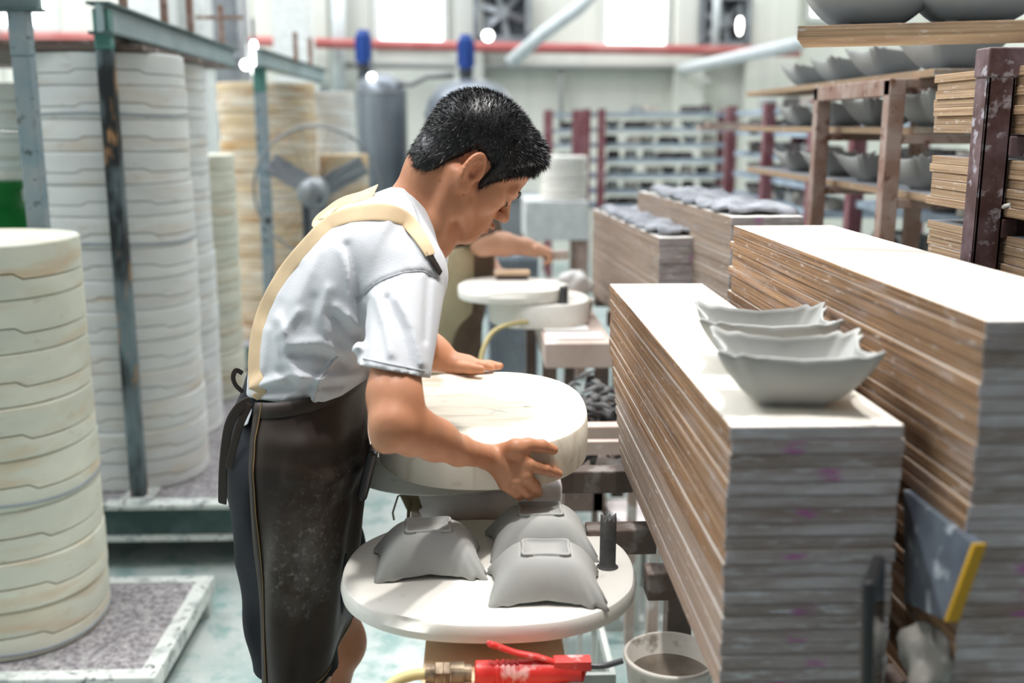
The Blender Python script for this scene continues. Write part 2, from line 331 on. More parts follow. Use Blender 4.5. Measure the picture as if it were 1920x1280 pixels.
for k, (px, w) in enumerate(((585, 0.35), (880, 0.28), (1290, 0.3), (1440, 0.5))):
    c = at(px, 60, Y=WY)
    tag(MB().box((c.x, WY - 0.06, 3.0), (w, 0.2, 6.0)).build('trim_%d' % (k + 1), M['wall']), kind='structure')
tag(MB().box2((at(880, 126, Y=WY).x, WY - .09, at(0, 128, Y=WY).z), (at(1280, 126, Y=WY).x, WY + .02, at(0, 98, Y=WY).z)).build('trim_5', M['wall']), kind='structure')
def exhaust_fan(px0, px1, py1, label):
    a, b = at(px0, py1, Y=WY - .15), at(px1, py1, Y=WY - .15); w = b.x - a.x; c = V((a.x + b.x) / 2, WY - .15, a.z + w / 2)
    t = thing('exhaust_fan', (c.x, WY - .1, a.z), label, 'fan', 'exhaust fans on the back wall')
    o = MB()
    for dx, dz, sx, sz in ((0, w / 2, w, .06), (0, -w / 2, w, .06), (w / 2, 0, .06, w), (-w / 2, 0, .06, w)):
        o.box(c + V(dx, 0, dz), (sx, .18, sz))
    o.build('housing', M['steel'], t)
    MB().box(c + V(0, .07, 0), (w, .03, w)).build('backing', M['frame_dark'], t)
    MB().lathe([(.0001, -.05), (.07, -.05), (.07, .03), (.0001, .03)], c, 16, Matrix.Rotation(math.pi / 2, 3, 'X')).build('hub', M['steel'], t)
    for k in range(6):
        an = k * math.pi / 3 + .3; R = Matrix.Rotation(an, 3, 'Y')
        MB().box(c + R @ V(w * .26, 0, 0), (w * .36, .015, w * .13), rot=R @ Matrix.Rotation(.5, 3, 'X')).build('blade', M['steel'], t)
exhaust_fan(893, 990, 74, 'square exhaust fan on wall between the two bright windows')
exhaust_fan(1313, 1398, 84, 'square exhaust fan on wall right of both bright windows')
M['bulb'] = plain('lit_bulb', (1, 0.98, 0.94, 1), 0.3, emit=9.0)
def bulb(px, py, Y, r, label, elong=1.0):
    c = at(px, py, Y=Y); t = thing('hanging_lamp', c, label, 'lamp', 'lamps in the background')
    MB().lathe([(.001, -r * elong), (r * .7, -r * .7 * elong), (r, 0), (r * .7, r * .7 * elong), (.001, r * elong)], c, 12).build('bulb', M['bulb'], t, smooth=True)
    MB().tube([c + V(0, 0, r * elong * .8), c + V(0, 0, r * elong + .1)], r * .45, 8).build('socket', M['steel'], t); MB().tube([c + V(0, 0, r * elong + .1), V(c.x, c.y, 6.0)], .003, 5).build('cord', M['steel'], t)
bulb(915, 67, 8.8, .045, 'round lit lamp hanging below the middle exhaust fan')
bulb(697, 144, 8.0, .03, 'small lit lamp in front of the left grey tank')
bulb(477, 110, 6.2, .024, 'tall thin lit lamp beside the tan mold stack', 5.0)
bulb(461, 121, 6.2, .03, 'round lit lamp left of the thin lit lamp')
bulb(21, 258, 7.5, .075, 'bright lamp at far left above the green canister', 1.3)
bulb(20, 307, 7.1, .045, 'small warm lamp under the bright far left lamp')
bulb(1387, 48, 10.2, .03, 'slim pink-white lit lamp in front of right exhaust fan', 3.0)
# tall white cabinets / ducts in the far left haze
for k, (x0, x1, y0, Y, nm, lb) in enumerate(((232, 300, -80, 8.6, 'white_duct', 'white duct rising behind the pale beam'), (306, 378, -80, 9.1, 'white_duct', 'wide white duct behind the mold stacks'),
        (505, 572, -80, 9.6, 'white_duct', 'white duct left of the white downpipe'), (392, 440, -60, 8.0, 'grey_cabinet', 'tall grey cabinet behind the white mold stacks'))):
    a, b = at(x0, y0, Y=Y), at(x1, y0, Y=Y)
    o = MB().box2((a.x, Y, 0 if k == 3 else 1.2), (b.x, Y + .4, a.z)); o.box2((a.x - .02, Y - .015, 1.9), (b.x + .02, Y + .4, 1.95)).box2((a.x - .02, Y - .015, 2.6), (b.x + .02, Y + .4, 2.65))
    tag(o.build(nm, M['white_paint'] if k < 3 else M['steel'], bevel=.01), lb, 'duct' if k < 3 else 'cabinet')

# ------------------------------------------------------------------ grey tanks with blue motors
def tank(px0, px1, top, Y, label, mlabel, mpx):
    a, b = at(px0, top, Y=Y), at(px1, top, Y=Y); r = (b.x - a.x) / 2; c = V((a.x + b.x) / 2, Y, 0); h = a.z
    t = thing('storage_tank', c, label, 'tank', 'grey tanks at the back')
    MB().lathe([(r, .25), (r, h - r * .75), (r * .93, h - r * .45), (r * .74, h - r * .2), (r * .4, h - .05 * r), (.001, h)], c, 36).build('shell', M['tank'], t, smooth=True)
    MB().lathe([(r * 1.02, h - r * .82), (r * 1.03, h - r * .80), (r * 1.03, h - r * .74), (r * 1.02, h - r * .72)], c, 36, cap=False).build('band', M['steel'], t, smooth=True)
    for k in range(4):
        an = k * math.pi / 2 + .7
        MB().tube([c + V(math.cos(an) * r * .8, math.sin(an) * r * .8, 0), c + V(math.cos(an) * r * .8, math.sin(an) * r * .8, .3)], .04).build('leg', M['steel'], t)
    m0 = at(mpx, top + 8, Y=Y); mt = thing('mixer_motor', (c.x + (m0.x - c.x), Y, h - .06), mlabel, 'motor', 'blue motors on the tanks')
    q = V(m0.x, Y, h - .06)
    MB().lathe([(.05, 0), (.05, .1), (.06, .1), (.06, .12)], q, 16).build('mount', M['frame_dark'], mt)
    o = MB(); o.lathe([(.045, .12), (.055, .14), (.055, .34), (.04, .38), (.001, .38)], q, 16)
    for k in range(8):
        an = k * math.pi / 4; o.box(q + V(math.cos(an) * .056, math.sin(an) * .056, .24), (.02, .006, .18), an)
    o.build('motor_body', M['blue'], mt)
tank(666, 762, 136, 8.4, 'narrow grey domed tank left of the worker', 'blue motor on top of the narrow grey tank', 683)
tank(796, 968, 146, 8.2, 'wide grey domed tank behind the worker\'s head', 'blue motor on top of the wide grey tank', 874)
tag(MB().tube([at(735, 150, Y=8.3), at(770, 158, Y=8.3), at(800, 143, Y=8.3), at(850, 140, Y=8.3)], .025).build('tank_hose', M['pipe_grey'], smooth=True), 'grey hose linking the two grey tanks', 'hose')

# ------------------------------------------------------------------ plaster molds
def mold_halves(rx, ry, h, key, th0):
    n = 72
    def R(th):
        c, s = abs(math.cos(th)), abs(math.sin(th)); return 1.0 / ((c / rx) ** 2.3 + (s / ry) ** 2.3) ** (1 / 2.3)
    def part(th):
        d = (th - th0 + math.pi) % (2 * math.pi) - math.pi
        up = max(0, min(1, (d + .42) / .05)) * (1 - max(0, min(1, (d - .42) / .05)))
        return h * .36 + key * up
    out = []
    for half in (0, 1):
        rows = []
        def ring(dr, zf): rows.append([V(math.cos(2 * math.pi * k / n) * (R(2 * math.pi * k / n) - dr), math.sin(2 * math.pi * k / n) * (R(2 * math.pi * k / n) - dr), zf(2 * math.pi * k / n)) for k in range(n)])
        if half == 0:
            ring(.12, lambda t: .001); ring(.004, lambda t: .001); ring(.0, lambda t: .005); ring(.0, lambda t: .005); ring(-.001, lambda t: h * .2); ring(0, lambda t: part(t) - .0030); ring(0, lambda t: part(t) - .0030); ring(.005, lambda t: part(t) - .0008); ring(.12, lambda t: part(t) - .0004)
        else:
            ring(.12, lambda t: part(t) + .0004); ring(.005, lambda t: part(t) + .0008); ring(0, lambda t: part(t) + .0030); ring(0, lambda t: part(t) + .0030); ring(-.001, lambda t: h * .7); ring(0, lambda t: h - .005); ring(0, lambda t: h - .005); ring(.005, lambda t: h - .0006); ring(.12, lambda t: h - .0006)
        m = MB(); segs = [[rows[0]]]
        for a_, b_ in zip(rows, rows[1:]):
            if (a_[0] - b_[0]).length < 1e-7: segs.append([b_])
            else: segs[-1].append(b_)
        for sg in segs: m.grid(sg, closed=True)
        nv = len(m.v); m.f += [tuple(reversed(range(n))), tuple(nv - n + k for k in range(n))]
        me = m.mesh('mold_half'); me.polygons.foreach_set('use_smooth', [abs(p.normal.z) < .3 for p in me.polygons]); out.append(me)
    return out
def mold_stack(c, z0, z1, rx, ry, mat, where, group, band=(), rz=0.0, th0=-1.2, hh=.131):
    n = max(1, round((z1 - z0) / hh)); h = (z1 - z0) / n; lo, up = mold_halves(rx, ry, h, h * .11, th0)
    for me in (lo, up): me.materials.append(mat)
    for i in range(n):
        z = z0 + (n - 1 - i) * h; jx, jy = random.uniform(-.004, .004), random.uniform(-.004, .004)
        t = thing('plaster_mold', (c[0] + jx, c[1] + jy, z), ('%s plaster mold %s' % (ORD[i], where)) if i == 0 else '%s plaster mold from the top %s' % (ORD[i], where), 'mold', group)
        t.rotation_euler.z = rz + random.uniform(-.05, .05)
        for nm, me in (('lower_half', lo), ('upper_half', up)):
            o = bpy.data.objects.new(nm, me); col.objects.link(o); o.parent = t
        if i in band:
            m = MB(); rr = lambda th: 1.0 / ((abs(math.cos(th)) / rx) ** 2.3 + (abs(math.sin(th)) / ry) ** 2.3) ** (1 / 2.3) + .001
            pts = [V(math.cos(a) * rr(a), math.sin(a) * rr(a), h * .14 + .004 * math.sin(3 * a)) for a in [k * 2 * math.pi / 48 for k in range(49)]]
            m.tube(pts, .004, 6, caps=False); o = m.build('rubber_strap', M['strap_blue'], smooth=True); o.parent = t
            o.matrix_parent_inverse = Matrix()
M['strap_blue'] = plain('blue_grey_rubber', srgb(156, 164, 170), .5)
mold_stack((-1.285, 2.66), .112, 1.155, .262, .245, M['plaster'], 'in the low cream stack at left front', 'cream molds in the low left stack', band=(4, 7))
mold_stack((-1.235, 3.60), .222, 1.655, .256, .236, M['plaster_white'], 'in the tall white stack behind the black chipped post', 'white molds behind the chipped post', band=(1, 5), hh=.102)
mold_stack((-1.31, 4.15), .222, 1.66, .256, .236, M['plaster_white'], 'in the tall stack just behind the tall white one', 'white molds in the second tall stack', hh=.102)
mold_stack((-1.33, 4.70), .222, 1.305, .25, .23, M['plaster'], 'in the shorter stack right of the tall white stacks', 'molds in the shorter white stack', hh=.102)
mold_stack((-1.84, 4.62), .222, 1.60, .25, .23, M['plaster_white'], 'in the shaded stack behind the leftmost steel post', 'molds in the shaded far left stack', hh=.115)
mold_stack((-1.20, 6.15), .222, 1.665, .27, .24, M['plaster_tan'], 'in the tan stained stack by the pedestal fan', 'tan molds by the pedestal fan', hh=.08)
mold_stack((-1.05, 6.95), .222, 1.64, .25, .23, M['plaster_white'], 'in the white stack right of the tan stack', 'white molds right of the tan stack', hh=.1)
mold_stack((-.80, 6.35), .222, 1.262, .145, .145, M['plaster_tan'], 'in the narrow stack below the left grey tank', 'molds in the narrow stack', hh=.1)

# ------------------------------------------------------------------ left platforms, posts, beams
def beam_i(name, a, b, h, w, label, mat_web, mat_fl):
    a, b = Vector(a), Vector(b); d = b - a; L = d.length; rz = math.atan2(d.y, d.x); c = (a + b) / 2
    t = thing(name, c - V(0, 0, h / 2), label, 'beam')
    MB().box(c, (L, w * .25, h), rz).build('web', mat_web, t)
    MB().box(c + V(0, 0, h / 2), (L, w, .008), rz).build('flange', mat_fl, t); MB().box(c - V(0, 0, h / 2), (L, w, .008), rz).build('flange', mat_fl, t)
def pallet(x0, x1, y0, y1, z, label, names):
    t = thing('steel_pallet', ((x0 + x1) / 2, (y0 + y1) / 2, 0), label, 'pallet'); w = .045
    for a, b in (((x0, y0, z - .05), (x1, y0 + w, z)), ((x0, y1 - w, z - .05), (x1, y1, z)), ((x0, y0 + w, z - .05), (x0 + w, y1 - w, z)), ((x1 - w, y0 + w, z - .05), (x1, y1 - w, z))):
        MB().box2(a, b).build('rail', M['frame_white'], t, bevel=.003)
    for x in (x0 + .03, x1 - .03):
        for y in (y0 + .03, y1 - .03): MB().box2((x - .022, y - .022, 0), (x + .022, y + .022, z - .05)).build('foot', M['frame_white'], t)
    MB().box2((x0 + w, y0 + w, z - .03), (x1 - w, y1 - w, z - .004)).build('slab', M['terrazzo'], t)
pc = at(402, 1078, z=.115)
pallet(-2.1, pc.x, 2.34, pc.y, .115, 'low white steel pallet with speckled slab under cream molds', None)
t = thing('raised_platform', (-1.5, 4.1, 0), 'raised steel platform with green side rail under tall molds', 'platform')
MB().box2((-2.4, 3.30, .195), (-.62, 5.1, .221)).build('slab', M['terrazzo'], t)
MB().box2((-2.4, 3.235, .207), (-.62, 3.30, .222)).build('top_flange', M['frame_white'], t)
MB().box2((-2.4, 3.265, .11), (-.62, 3.285, .207)).build('side_rail', M['beam_green'], t)
MB().box2((-2.4, 3.235, .098), (-.62, 3.30, .11)).build('bottom_flange', M['frame_white'], t)
MB().box2((-.64, 3.30, .098), (-.62, 5.1, .195)).build('side_rail', M['beam_green'], t)
for x in (-2.3, -.72):
    for y in (3.35, 5.0): MB().box2((x - .04, y - .04, 0), (x + .04, y + .04, .098)).build('foot', M['beam_green'], t)
t = thing('raised_platform', (-1.4, 6.5, 0), 'raised steel platform under the tan stained molds', 'platform')
MB().box2((-2.3, 5.75, .19), (-.7, 7.4, .221)).build('slab', M['terrazzo'], t); MB().box2((-2.3, 5.72, .1), (-.7, 5.75, .221)).build('side_rail', M['beam_green'], t)
for x in (-2.2, -.8):
    for y in (5.8, 7.3): MB().box2((x - .04, y - .04, 0), (x + .04, y + .04, .19)).build('foot', M['beam_green'], t)
def post(px, py, Y, w, z0, z1, mat, label, capmat=None):
    c = at(px, py, Y=Y); t = thing('steel_post', (c.x, Y, z0), label, 'post', 'steel posts of the mold racks')
    MB().box2((c.x - w / 2, Y - w / 2, z0), (c.x + w / 2, Y + w / 2, z1 - .12)).build('shaft', mat, t, bevel=.006)
    MB().box2((c.x - w / 2 - .001, Y - w / 2 - .001, z1 - .12), (c.x + w / 2 + .001, Y + w / 2 + .001, z1)).build('head', capmat or mat, t, bevel=.006)
    return c.x
M['teal_cap'] = plain('teal_paint', srgb(92, 142, 134), .5)
xa = post(48, 150, 2.99, .05, 0, 1.735, M['post_teal'], 'thick blue-grey chipped steel post at far left')
xb = post(200, 130, 3.32, .047, .222, 1.775, M['post_black'], 'black and rust chipped steel post before tall white molds', M['teal_cap'])
xc = post(492, 250, 5.6, .06, .0, 1.72, M['post_teal'], 'teal steel post in front of the tan mold stack', M['teal_cap'])
post(612, 260, 7.5, .06, 0, 1.70, M['post_teal'], 'thin grey steel post behind the pedestal fan')
MB().box2((xb - .05, 3.25, .222), (xb + .05, 3.39, .228)).build('base_plate', M['frame_white'], None)
tag(bpy.data.objects['base_plate'], 'small steel base plate under the black chipped post', 'plate')
beam_i('roof_beam', (-2.3, 2.99, 1.765), (xa + .06, 2.99, 1.765), .055, .07, 'pale steel beam on top of the far left post', M['beam_pale'], M['beam_green'])
beam_i('roof_beam', (xb + .005, 3.27, 1.745), (xb - .06, 5.3, 1.745), .085, .07, 'pale steel beam running back from the black chipped post', M['beam_pale'], M['beam_green'])
beam_i('roof_beam', (xc + .01, 5.5, 1.765), (xc + .05, 7.6, 1.765), .085, .07, 'pale steel beam above the tan mold stack', M['beam_pale'], M['beam_green'])
tag(MB().box2((-2.35, 3.36, 1.657), (-1.03, 4.45, 1.675)).build('cover_board', M['wood_dark']), 'brown plywood cover board lying on the tall white molds', 'board')
for k, y in enumerate((3.6, 4.0, 4.35)):
    tag(MB().box2((-2.2, y - .03, 1.675), (-1.15, y + .03, 1.702)).build('spacer_batten', M['wood_dark']), '%s dark batten on the plywood cover board' % ('nearest', 'middle', 'farthest')[k], 'batten', 'battens on the cover board')
for k, (px, top, Y) in enumerate(((235, -70, 3.6), (310, -60, 4.0), (358, -60, 4.3), (415, 10, 5.2), (553, 90, 6.2), (580, 80, 6.6))):
    c = at(px, 60, Y=Y); zt = at(px, top, Y=Y).z
    tag(MB().box2((c.x - .012, Y - .012, 1.79), (c.x + .012, Y + .012, max(zt, 1.95))).build('upright_stake', M['rust_pale']), '%s thin brown upright stake above the mold racks' % ('first', 'second', 'third', 'fourth', 'fifth', 'sixth')[k] + ' from left', 'stake', 'stakes above the racks')
t4 = at(412, 33, Y=5.2)
tag(MB().box((t4.x, 5.2, t4.z), (.22, .03, .015)).build('cross_bar', M['rust_pale']), 'short brown cross bar on top of a thin stake', 'bar')
# green canister behind the cream stack, dark machine column beside it
c = at(0, 420, Y=3.9)
t = thing('green_canister', (c.x, 3.9, 0), 'bright green plastic canister behind the cream mold stack', 'canister')
zt = at(20, 345, Y=3.9).z
MB().lathe([(.19, 0), (.2, .02), (.2, zt - .45), (.17, zt - .36), (.10, zt - .30), (.085, zt - .28), (.085, zt - .222)], (c.x, 3.9, .222), 28).build('body', M['green'], t, smooth=False, auto=40)
MB().lathe([(.09, zt - .242), (.092, zt - .242), (.092, zt - .21), (.0, zt - .21)], (c.x, 3.9, .222), 28).build('cap', M['green'], t)
c = at(88, 300, Y=4.9)
tag(MB().box2((c.x - .05, 4.9, 0), (c.x + .05, 5.1, 1.55)).box2((c.x - .08, 4.88, 1.35), (c.x + .08, 5.12, 1.5)).build('machine_column', M['frame_dark'], bevel=.01), 'dark slim machine column behind the far left post', 'machine')
# pedestal fan
c = at(590, 360, Y=5.4)
t = thing('pedestal_fan', (c.x, 5.4, 0), 'grey pedestal fan with large wire cage behind the worker\'s back', 'fan')
R90 = Matrix.Rotation(math.pi / 2, 3, 'X')
fr = .33
o = MB(); o.tube([c + V(math.cos(a) * fr, .1, math.sin(a) * fr) for a in [k * math.pi / 24 for k in range(49)]], .007, 6, caps=False); o.build('cage_rim', M['steel'], t, smooth=True)
for k in range(28):
    a = k * 2 * math.pi / 28
    MB().tube([c + V(math.cos(a) * .05, 0.02, math.sin(a) * .05), c + V(math.cos(a) * fr * .7, .03, math.sin(a) * fr * .7), c + V(math.cos(a) * fr, .1, math.sin(a) * fr)], .0016, 4).build('cage_wire', M['steel'], t)
for k in range(3):
    a = k * 2 * math.pi / 3 + .5; Rk = Matrix.Rotation(-a, 3, 'Y')
    MB().box(c + V(0, .1, 0) + Rk @ V(.16, 0, 0), (.24, .006, .11), rot=Rk @ Matrix.Rotation(.35, 3, 'X')).build('blade', M['steel'], t, bevel=.002)
MB().lathe([(.001, -.16), (.05, -.15), (.075, -.1), (.08, 0), (.06, .05), (.001, .06)], c, 20, Matrix.Rotation(-math.pi / 2, 3, 'X')).build('motor', M['steel'], t, smooth=True)
MB().box(c + V(.02, -.13, -.02), (.07, .04, .05)).build('switch_box', M['frame_dark'], t, bevel=.008)
MB().tube([V(c.x - .05, 5.4, .03), V(c.x - .05, 5.4, c.z - .03)], .02).build('pole', M['frame_dark'], t)
MB().lathe([(.22, 0), (.22, .02), (.05, .04), (.03, .06)], (c.x - .05, 5.4, 0), 24).build('base', M['frame_dark'], t)
# ------------------------------------------------------------------ ware boards
import bmesh
def board_mesh(w, l, t, ch=.0010):
    bm = bmesh.new(); bmesh.ops.create_cube(bm, size=1.0)
    for v in bm.verts: v.co = Vector((v.co.x * w, v.co.y * l, v.co.z * t))
    bmesh.ops.bevel(bm, geom=list(bm.edges), offset=ch, segments=1, affect='EDGES')
    me = bpy.data.meshes.new('board'); bm.to_mesh(me); bm.free(); return me
_bm = {}
def board_obj(w, l, t, mat, loc, rz, label, group, name='ware_board'):
    k = (round(w, 4), round(l, 3), round(t, 4), mat.name)
    if k not in _bm: _bm[k] = board_mesh(w, l, t); _bm[k].materials.append(mat)
    o = bpy.data.objects.new(name, _bm[k]); o.location = loc; o.rotation_euler.z = rz; col.objects.link(o)
    return tag(o, label, 'board', group)
def board_stack(fl, bl, w, z_bot, thick, mat, where, group, shorten=None, jit=.0011, gap=.0010, first=0, grey=0):
    fl, bl = Vector(fl), Vector(bl); d = bl - fl; d.z = 0; L = round(d.length, 2); rz = math.atan2(d.y, d.x) - math.pi / 2
    side = V(math.cos(rz), math.sin(rz), 0); fwd = d.normalized(); n = int((fl.z - z_bot) / (thick + gap))
    for i in range(n):
        sh = shorten(i, n) if shorten else 0
        l = round((L - sh) / .02) * .02
        z = fl.z - thick / 2 - i * (thick + gap)
        p = fl + side * (w / 2 + random.uniform(-jit, jit)) + fwd * (l / 2 + (random.uniform(-jit, jit) * 1.5 if i else 0)); p.z = z
        lab = ('topmost plywood ware board %s' % where) if i == 0 else '%s plywood ware board from the top %s' % (ORD[i + first], where)
        board_obj(w, l, thick, mat if not (grey and i >= grey) else M['board_grey'], p, rz + random.uniform(-.002, .002), lab, group)
    return n
BW, BT = .184, .0144
z1 = 1.122; fl1 = at(1369, 800, z=z1); bl1 = at(1145, 533, z=z1)
n1 = board_stack(fl1, bl1, (at(1697, 797, z=z1) - fl1).length, .80, BT, M['board'], 'in the stack carrying two grey bowls', 'boards under the two grey bowls',
            shorten=lambda i, n: max(0, (i - 7)) * .016, grey=12)
z2 = 1.248; fl2 = at(1850, 601, z=z2); bl2 = at(1375, 423, z=z2)
n2 = board_stack(fl2, bl2, .186, .80, BT, M['board'], 'in the tallest stack at the right', 'boards in the tallest right stack', shorten=lambda i, n: -.006 * (i % 3))
z3 = 1.125; fl3 = at(1236, 446, z=z3); bl3 = at(1112, 392, z=z3)
d3 = (bl3 - fl3).normalized(); bl3 = fl3 + d3 * 1.02
n3 = board_stack(fl3, bl3, .184, .80, .0235, M['board_grey'], 'in the stack topped by grey clay sheets', 'boards under the nearer clay sheet')
z4 = 1.21; fl4 = at(1372, 407, z=z4); bl4 = fl4 + d3 * 1.05
n4 = board_stack(fl4, bl4, .184, .86, .0235, M['board_grey'], 'in the far stack topped by clay sheets', 'boards under the farther clay sheet')
# crumpled clay sheets drying on the two middle stacks
def clay_sheet(fl, d, w, z, label):
    side = V(d.y, -d.x, 0); rows = []; n, m = 40, 12
    for i in range(n + 1):
        r = []
        for j in range(m + 1):
            u, v = i / n, j / m
            wob = .006 * math.sin(u * 41 + v * 5) + .005 * math.sin(u * 23 - v * 9) + random.uniform(-.003, .003)
            p = fl + d * (.04 + u * .86 + (.008 * math.sin(v * 19))) + side * (.004 + v * (w - .004) + .010 * math.sin(u * 37) * (1 if j in (0, m) else .2))
            r.append(V(p.x, p.y, z + .018 + wob * .8 - (.008 if j in (0, m) or i in (0, n) else 0)))
        rows.append(r)
    o = MB().grid(rows).build('clay_sheet', M['clay_leaf'], smooth=True, solid=.008); return tag(o, label, 'clay sheet', 'clay sheets on the board stacks')
clay_sheet(fl3, d3, .184, z3, 'crumpled grey clay sheet on the nearer middle board stack')
clay_sheet(fl4, d3, .184, z4, 'crumpled grey clay sheet on the farther board stack')
# timber trestles carrying the stacks
def trestle(name, x0, x1, ys, ztop, label, h=.05, legs=True):
    t = thing(name, ((x0 + x1) / 2, sum(ys) / len(ys), 0), label, 'trestle')
    for y in ys: MB().box2((x0, y - .022, ztop - h), (x1, y + .022, ztop)).build('rail', M['wood_dark'], t, bevel=.003)
    for x in (x0 + .1, x1 - .1): MB().box2((x - .03, min(ys) - .03, ztop - h - .05), (x + .03, max(ys) + .03, ztop - h)).build('bearer', M['wood_dark'], t, bevel=.003)
    for x in (x0 + .1, x1 - .1):
        for y in (min(ys) + .02, max(ys) - .02): MB().box2((x - .025, y - .025, 0), (x + .025, y + .025, ztop - h - .05)).build('leg', M['wood_dark'], t, bevel=.003)
zb1 = z1 - n1 * (BT + .0010)
trestle('board_trestle', .30, .70, [1.08, 1.35, 1.52, 1.70, 1.96], z1 - n1 * (BT + .0010) - .0005, 'dark timber trestle with cross rails under the right board stacks')
trestle('board_trestle', at(1120, 500, Y=3.3).x + .06, at(1500, 500, Y=3.3).x + .1, [3.1, 3.5, 3.9], z3 - n3 * 0.0245 - .0005, 'dark timber trestle under the clay sheet stacks')
for Y, px0, py in ((1.52, 1205, 1048), (1.70, 1095, 972), (1.97, 1028, 868)):
    a = at(px0, py, Y=Y)
    tag(MB().box2((a.x, Y - .055, a.z - .045), (.30, Y - .012, a.z)).build('cross_rail', M['wood_dark'], bevel=.003), '%s dark cross rail between bench and board stack' % {1.52: 'nearest', 1.70: 'middle', 1.97: 'farthest'}[Y], 'rail', 'cross rails beside the bench')
a = at(1080, 795, Y=2.25)
tag(MB().box2((a.x - .05, 2.23, a.z - .03), (.42, 2.27, a.z)).build('pale_rail', M['wood_pale'], bevel=.003), 'pale wooden rail in front of the clay scraps', 'rail')

# ------------------------------------------------------------------ square fluted bowls
def bowl_mesh():
    """open bowl standing on its foot at z=0; rounded-rectangular plan, two opposite fluted corners"""
    n, W, D, H = 264, .076, .060, .056
    def plan(th, e):
        c, s = abs(math.cos(th)), abs(math.sin(th)); return 1.0 / ((c / 1.0) ** e + (s / (D / W)) ** e) ** (1 / e)
    cor = [math.atan2(D, W), math.pi - math.atan2(D, W), math.pi + math.atan2(D, W), -math.atan2(D, W)]
    def lobe(th, k, wd):
        d = (th - cor[k] + math.pi) % (2 * math.pi) - math.pi; return math.exp(-(d / wd) ** 2), d
    def P(th, t, inset):
        e = 7 - 2.6 * t
        s = (.034 + (.076 - .034) * (1 - (1 - t) ** 1.75)) - inset
        r = plan(th, e) * s
        z = H * t ** 1.25
        f = max(0, (t - .38) / .62) ** 1.8
        for k in range(4):
            g, d = lobe(th, k, .21)
            if k in (0, 2):
                r += f * g * (.022 + .0055 * math.cos(d * 38)); z += f * g * (.005 + .003 * math.cos(d * 38))
            else:
                r += f * g * (.017 + .003 * math.cos(d * 26)); z += f * g * (.006 + .003 * math.cos(d * 26))
        # sides of the rim dip between the corners
        mid = abs(math.sin(2 * th)); z -= f * .003 * (1 - mid); r -= f * .004 * (1 - mid)
        return V(r * math.cos(th), r * math.sin(th), z)
    m = MB(); rows = []; ths = [2 * math.pi * k / n for k in range(n)]; ts = [0, .03, .08, .16, .26, .38, .5, .62, .74, .84, .92, 1.0]
    foot = lambda th, s, z: V(plan(th, 8) * s * math.cos(th) * (1 - .085 * abs(math.cos(2 * th))), plan(th, 8) * s * math.sin(th) * (1 - .085 * abs(math.cos(2 * th))), z)
    rows.append([foot(t, .012, .0045) for t in ths]); rows.append([foot(t, .0315, .0045) for t in ths]); rows.append([foot(t, .0328, .0006) for t in ths]); rows.append([foot(t, .0340, .0) for t in ths]); rows.append([foot(t, .0362, .0) for t in ths]); rows.append([foot(t, .0374, .0012) for t in ths]); rows.append([foot(t, .0374, .0040) for t in ths])
    rows += [[P(t, q, 0) + V(0, 0, .003) for t in ths] for q in ts[1:]]
    rows += [[P(t, 1.0, .0014) + V(0, 0, .0042) for t in ths]]
    rows += [[P(t, q, .0030) + V(0, 0, .0045) for t in ths] for q in reversed(ts[1:])]
    m.grid(rows, closed=True); m.f += [tuple(reversed(range(n))), tuple((len(rows) - 1) * n + k for k in range(n))]
    me = m.mesh('bowl'); me.materials.append(M['clay']); me.polygons.foreach_set('use_smooth', [True] * len(me.polygons)); return me
BOWL = bowl_mesh()
def bowl(p, rz, label, group, flip=False, s=1.0, mat=None):
    o = bpy.data.objects.new('clay_bowl', BOWL); o.location = p; o.scale = (s, s, s); col.objects.link(o)
    o.rotation_euler = (math.pi, 0, rz) if flip else (0, 0, rz)
    return tag(o, label, 'bowl', group)
GB = 'grey clay bowls'
rz1 = math.atan2(bl1.y - fl1.y, bl1.x - fl1.x) - math.pi / 2
bowl(at(1508, 775, z=z1) + V(0, .055, 0), rz1 - .12, 'upright grey clay bowl at the front of the board stack', GB, s=1.06)
bowl(at(1452, 700, z=z1) + V(0, .055, 0), rz1 - .12, 'upright grey clay bowl behind another on the board stack', GB, s=1.06)

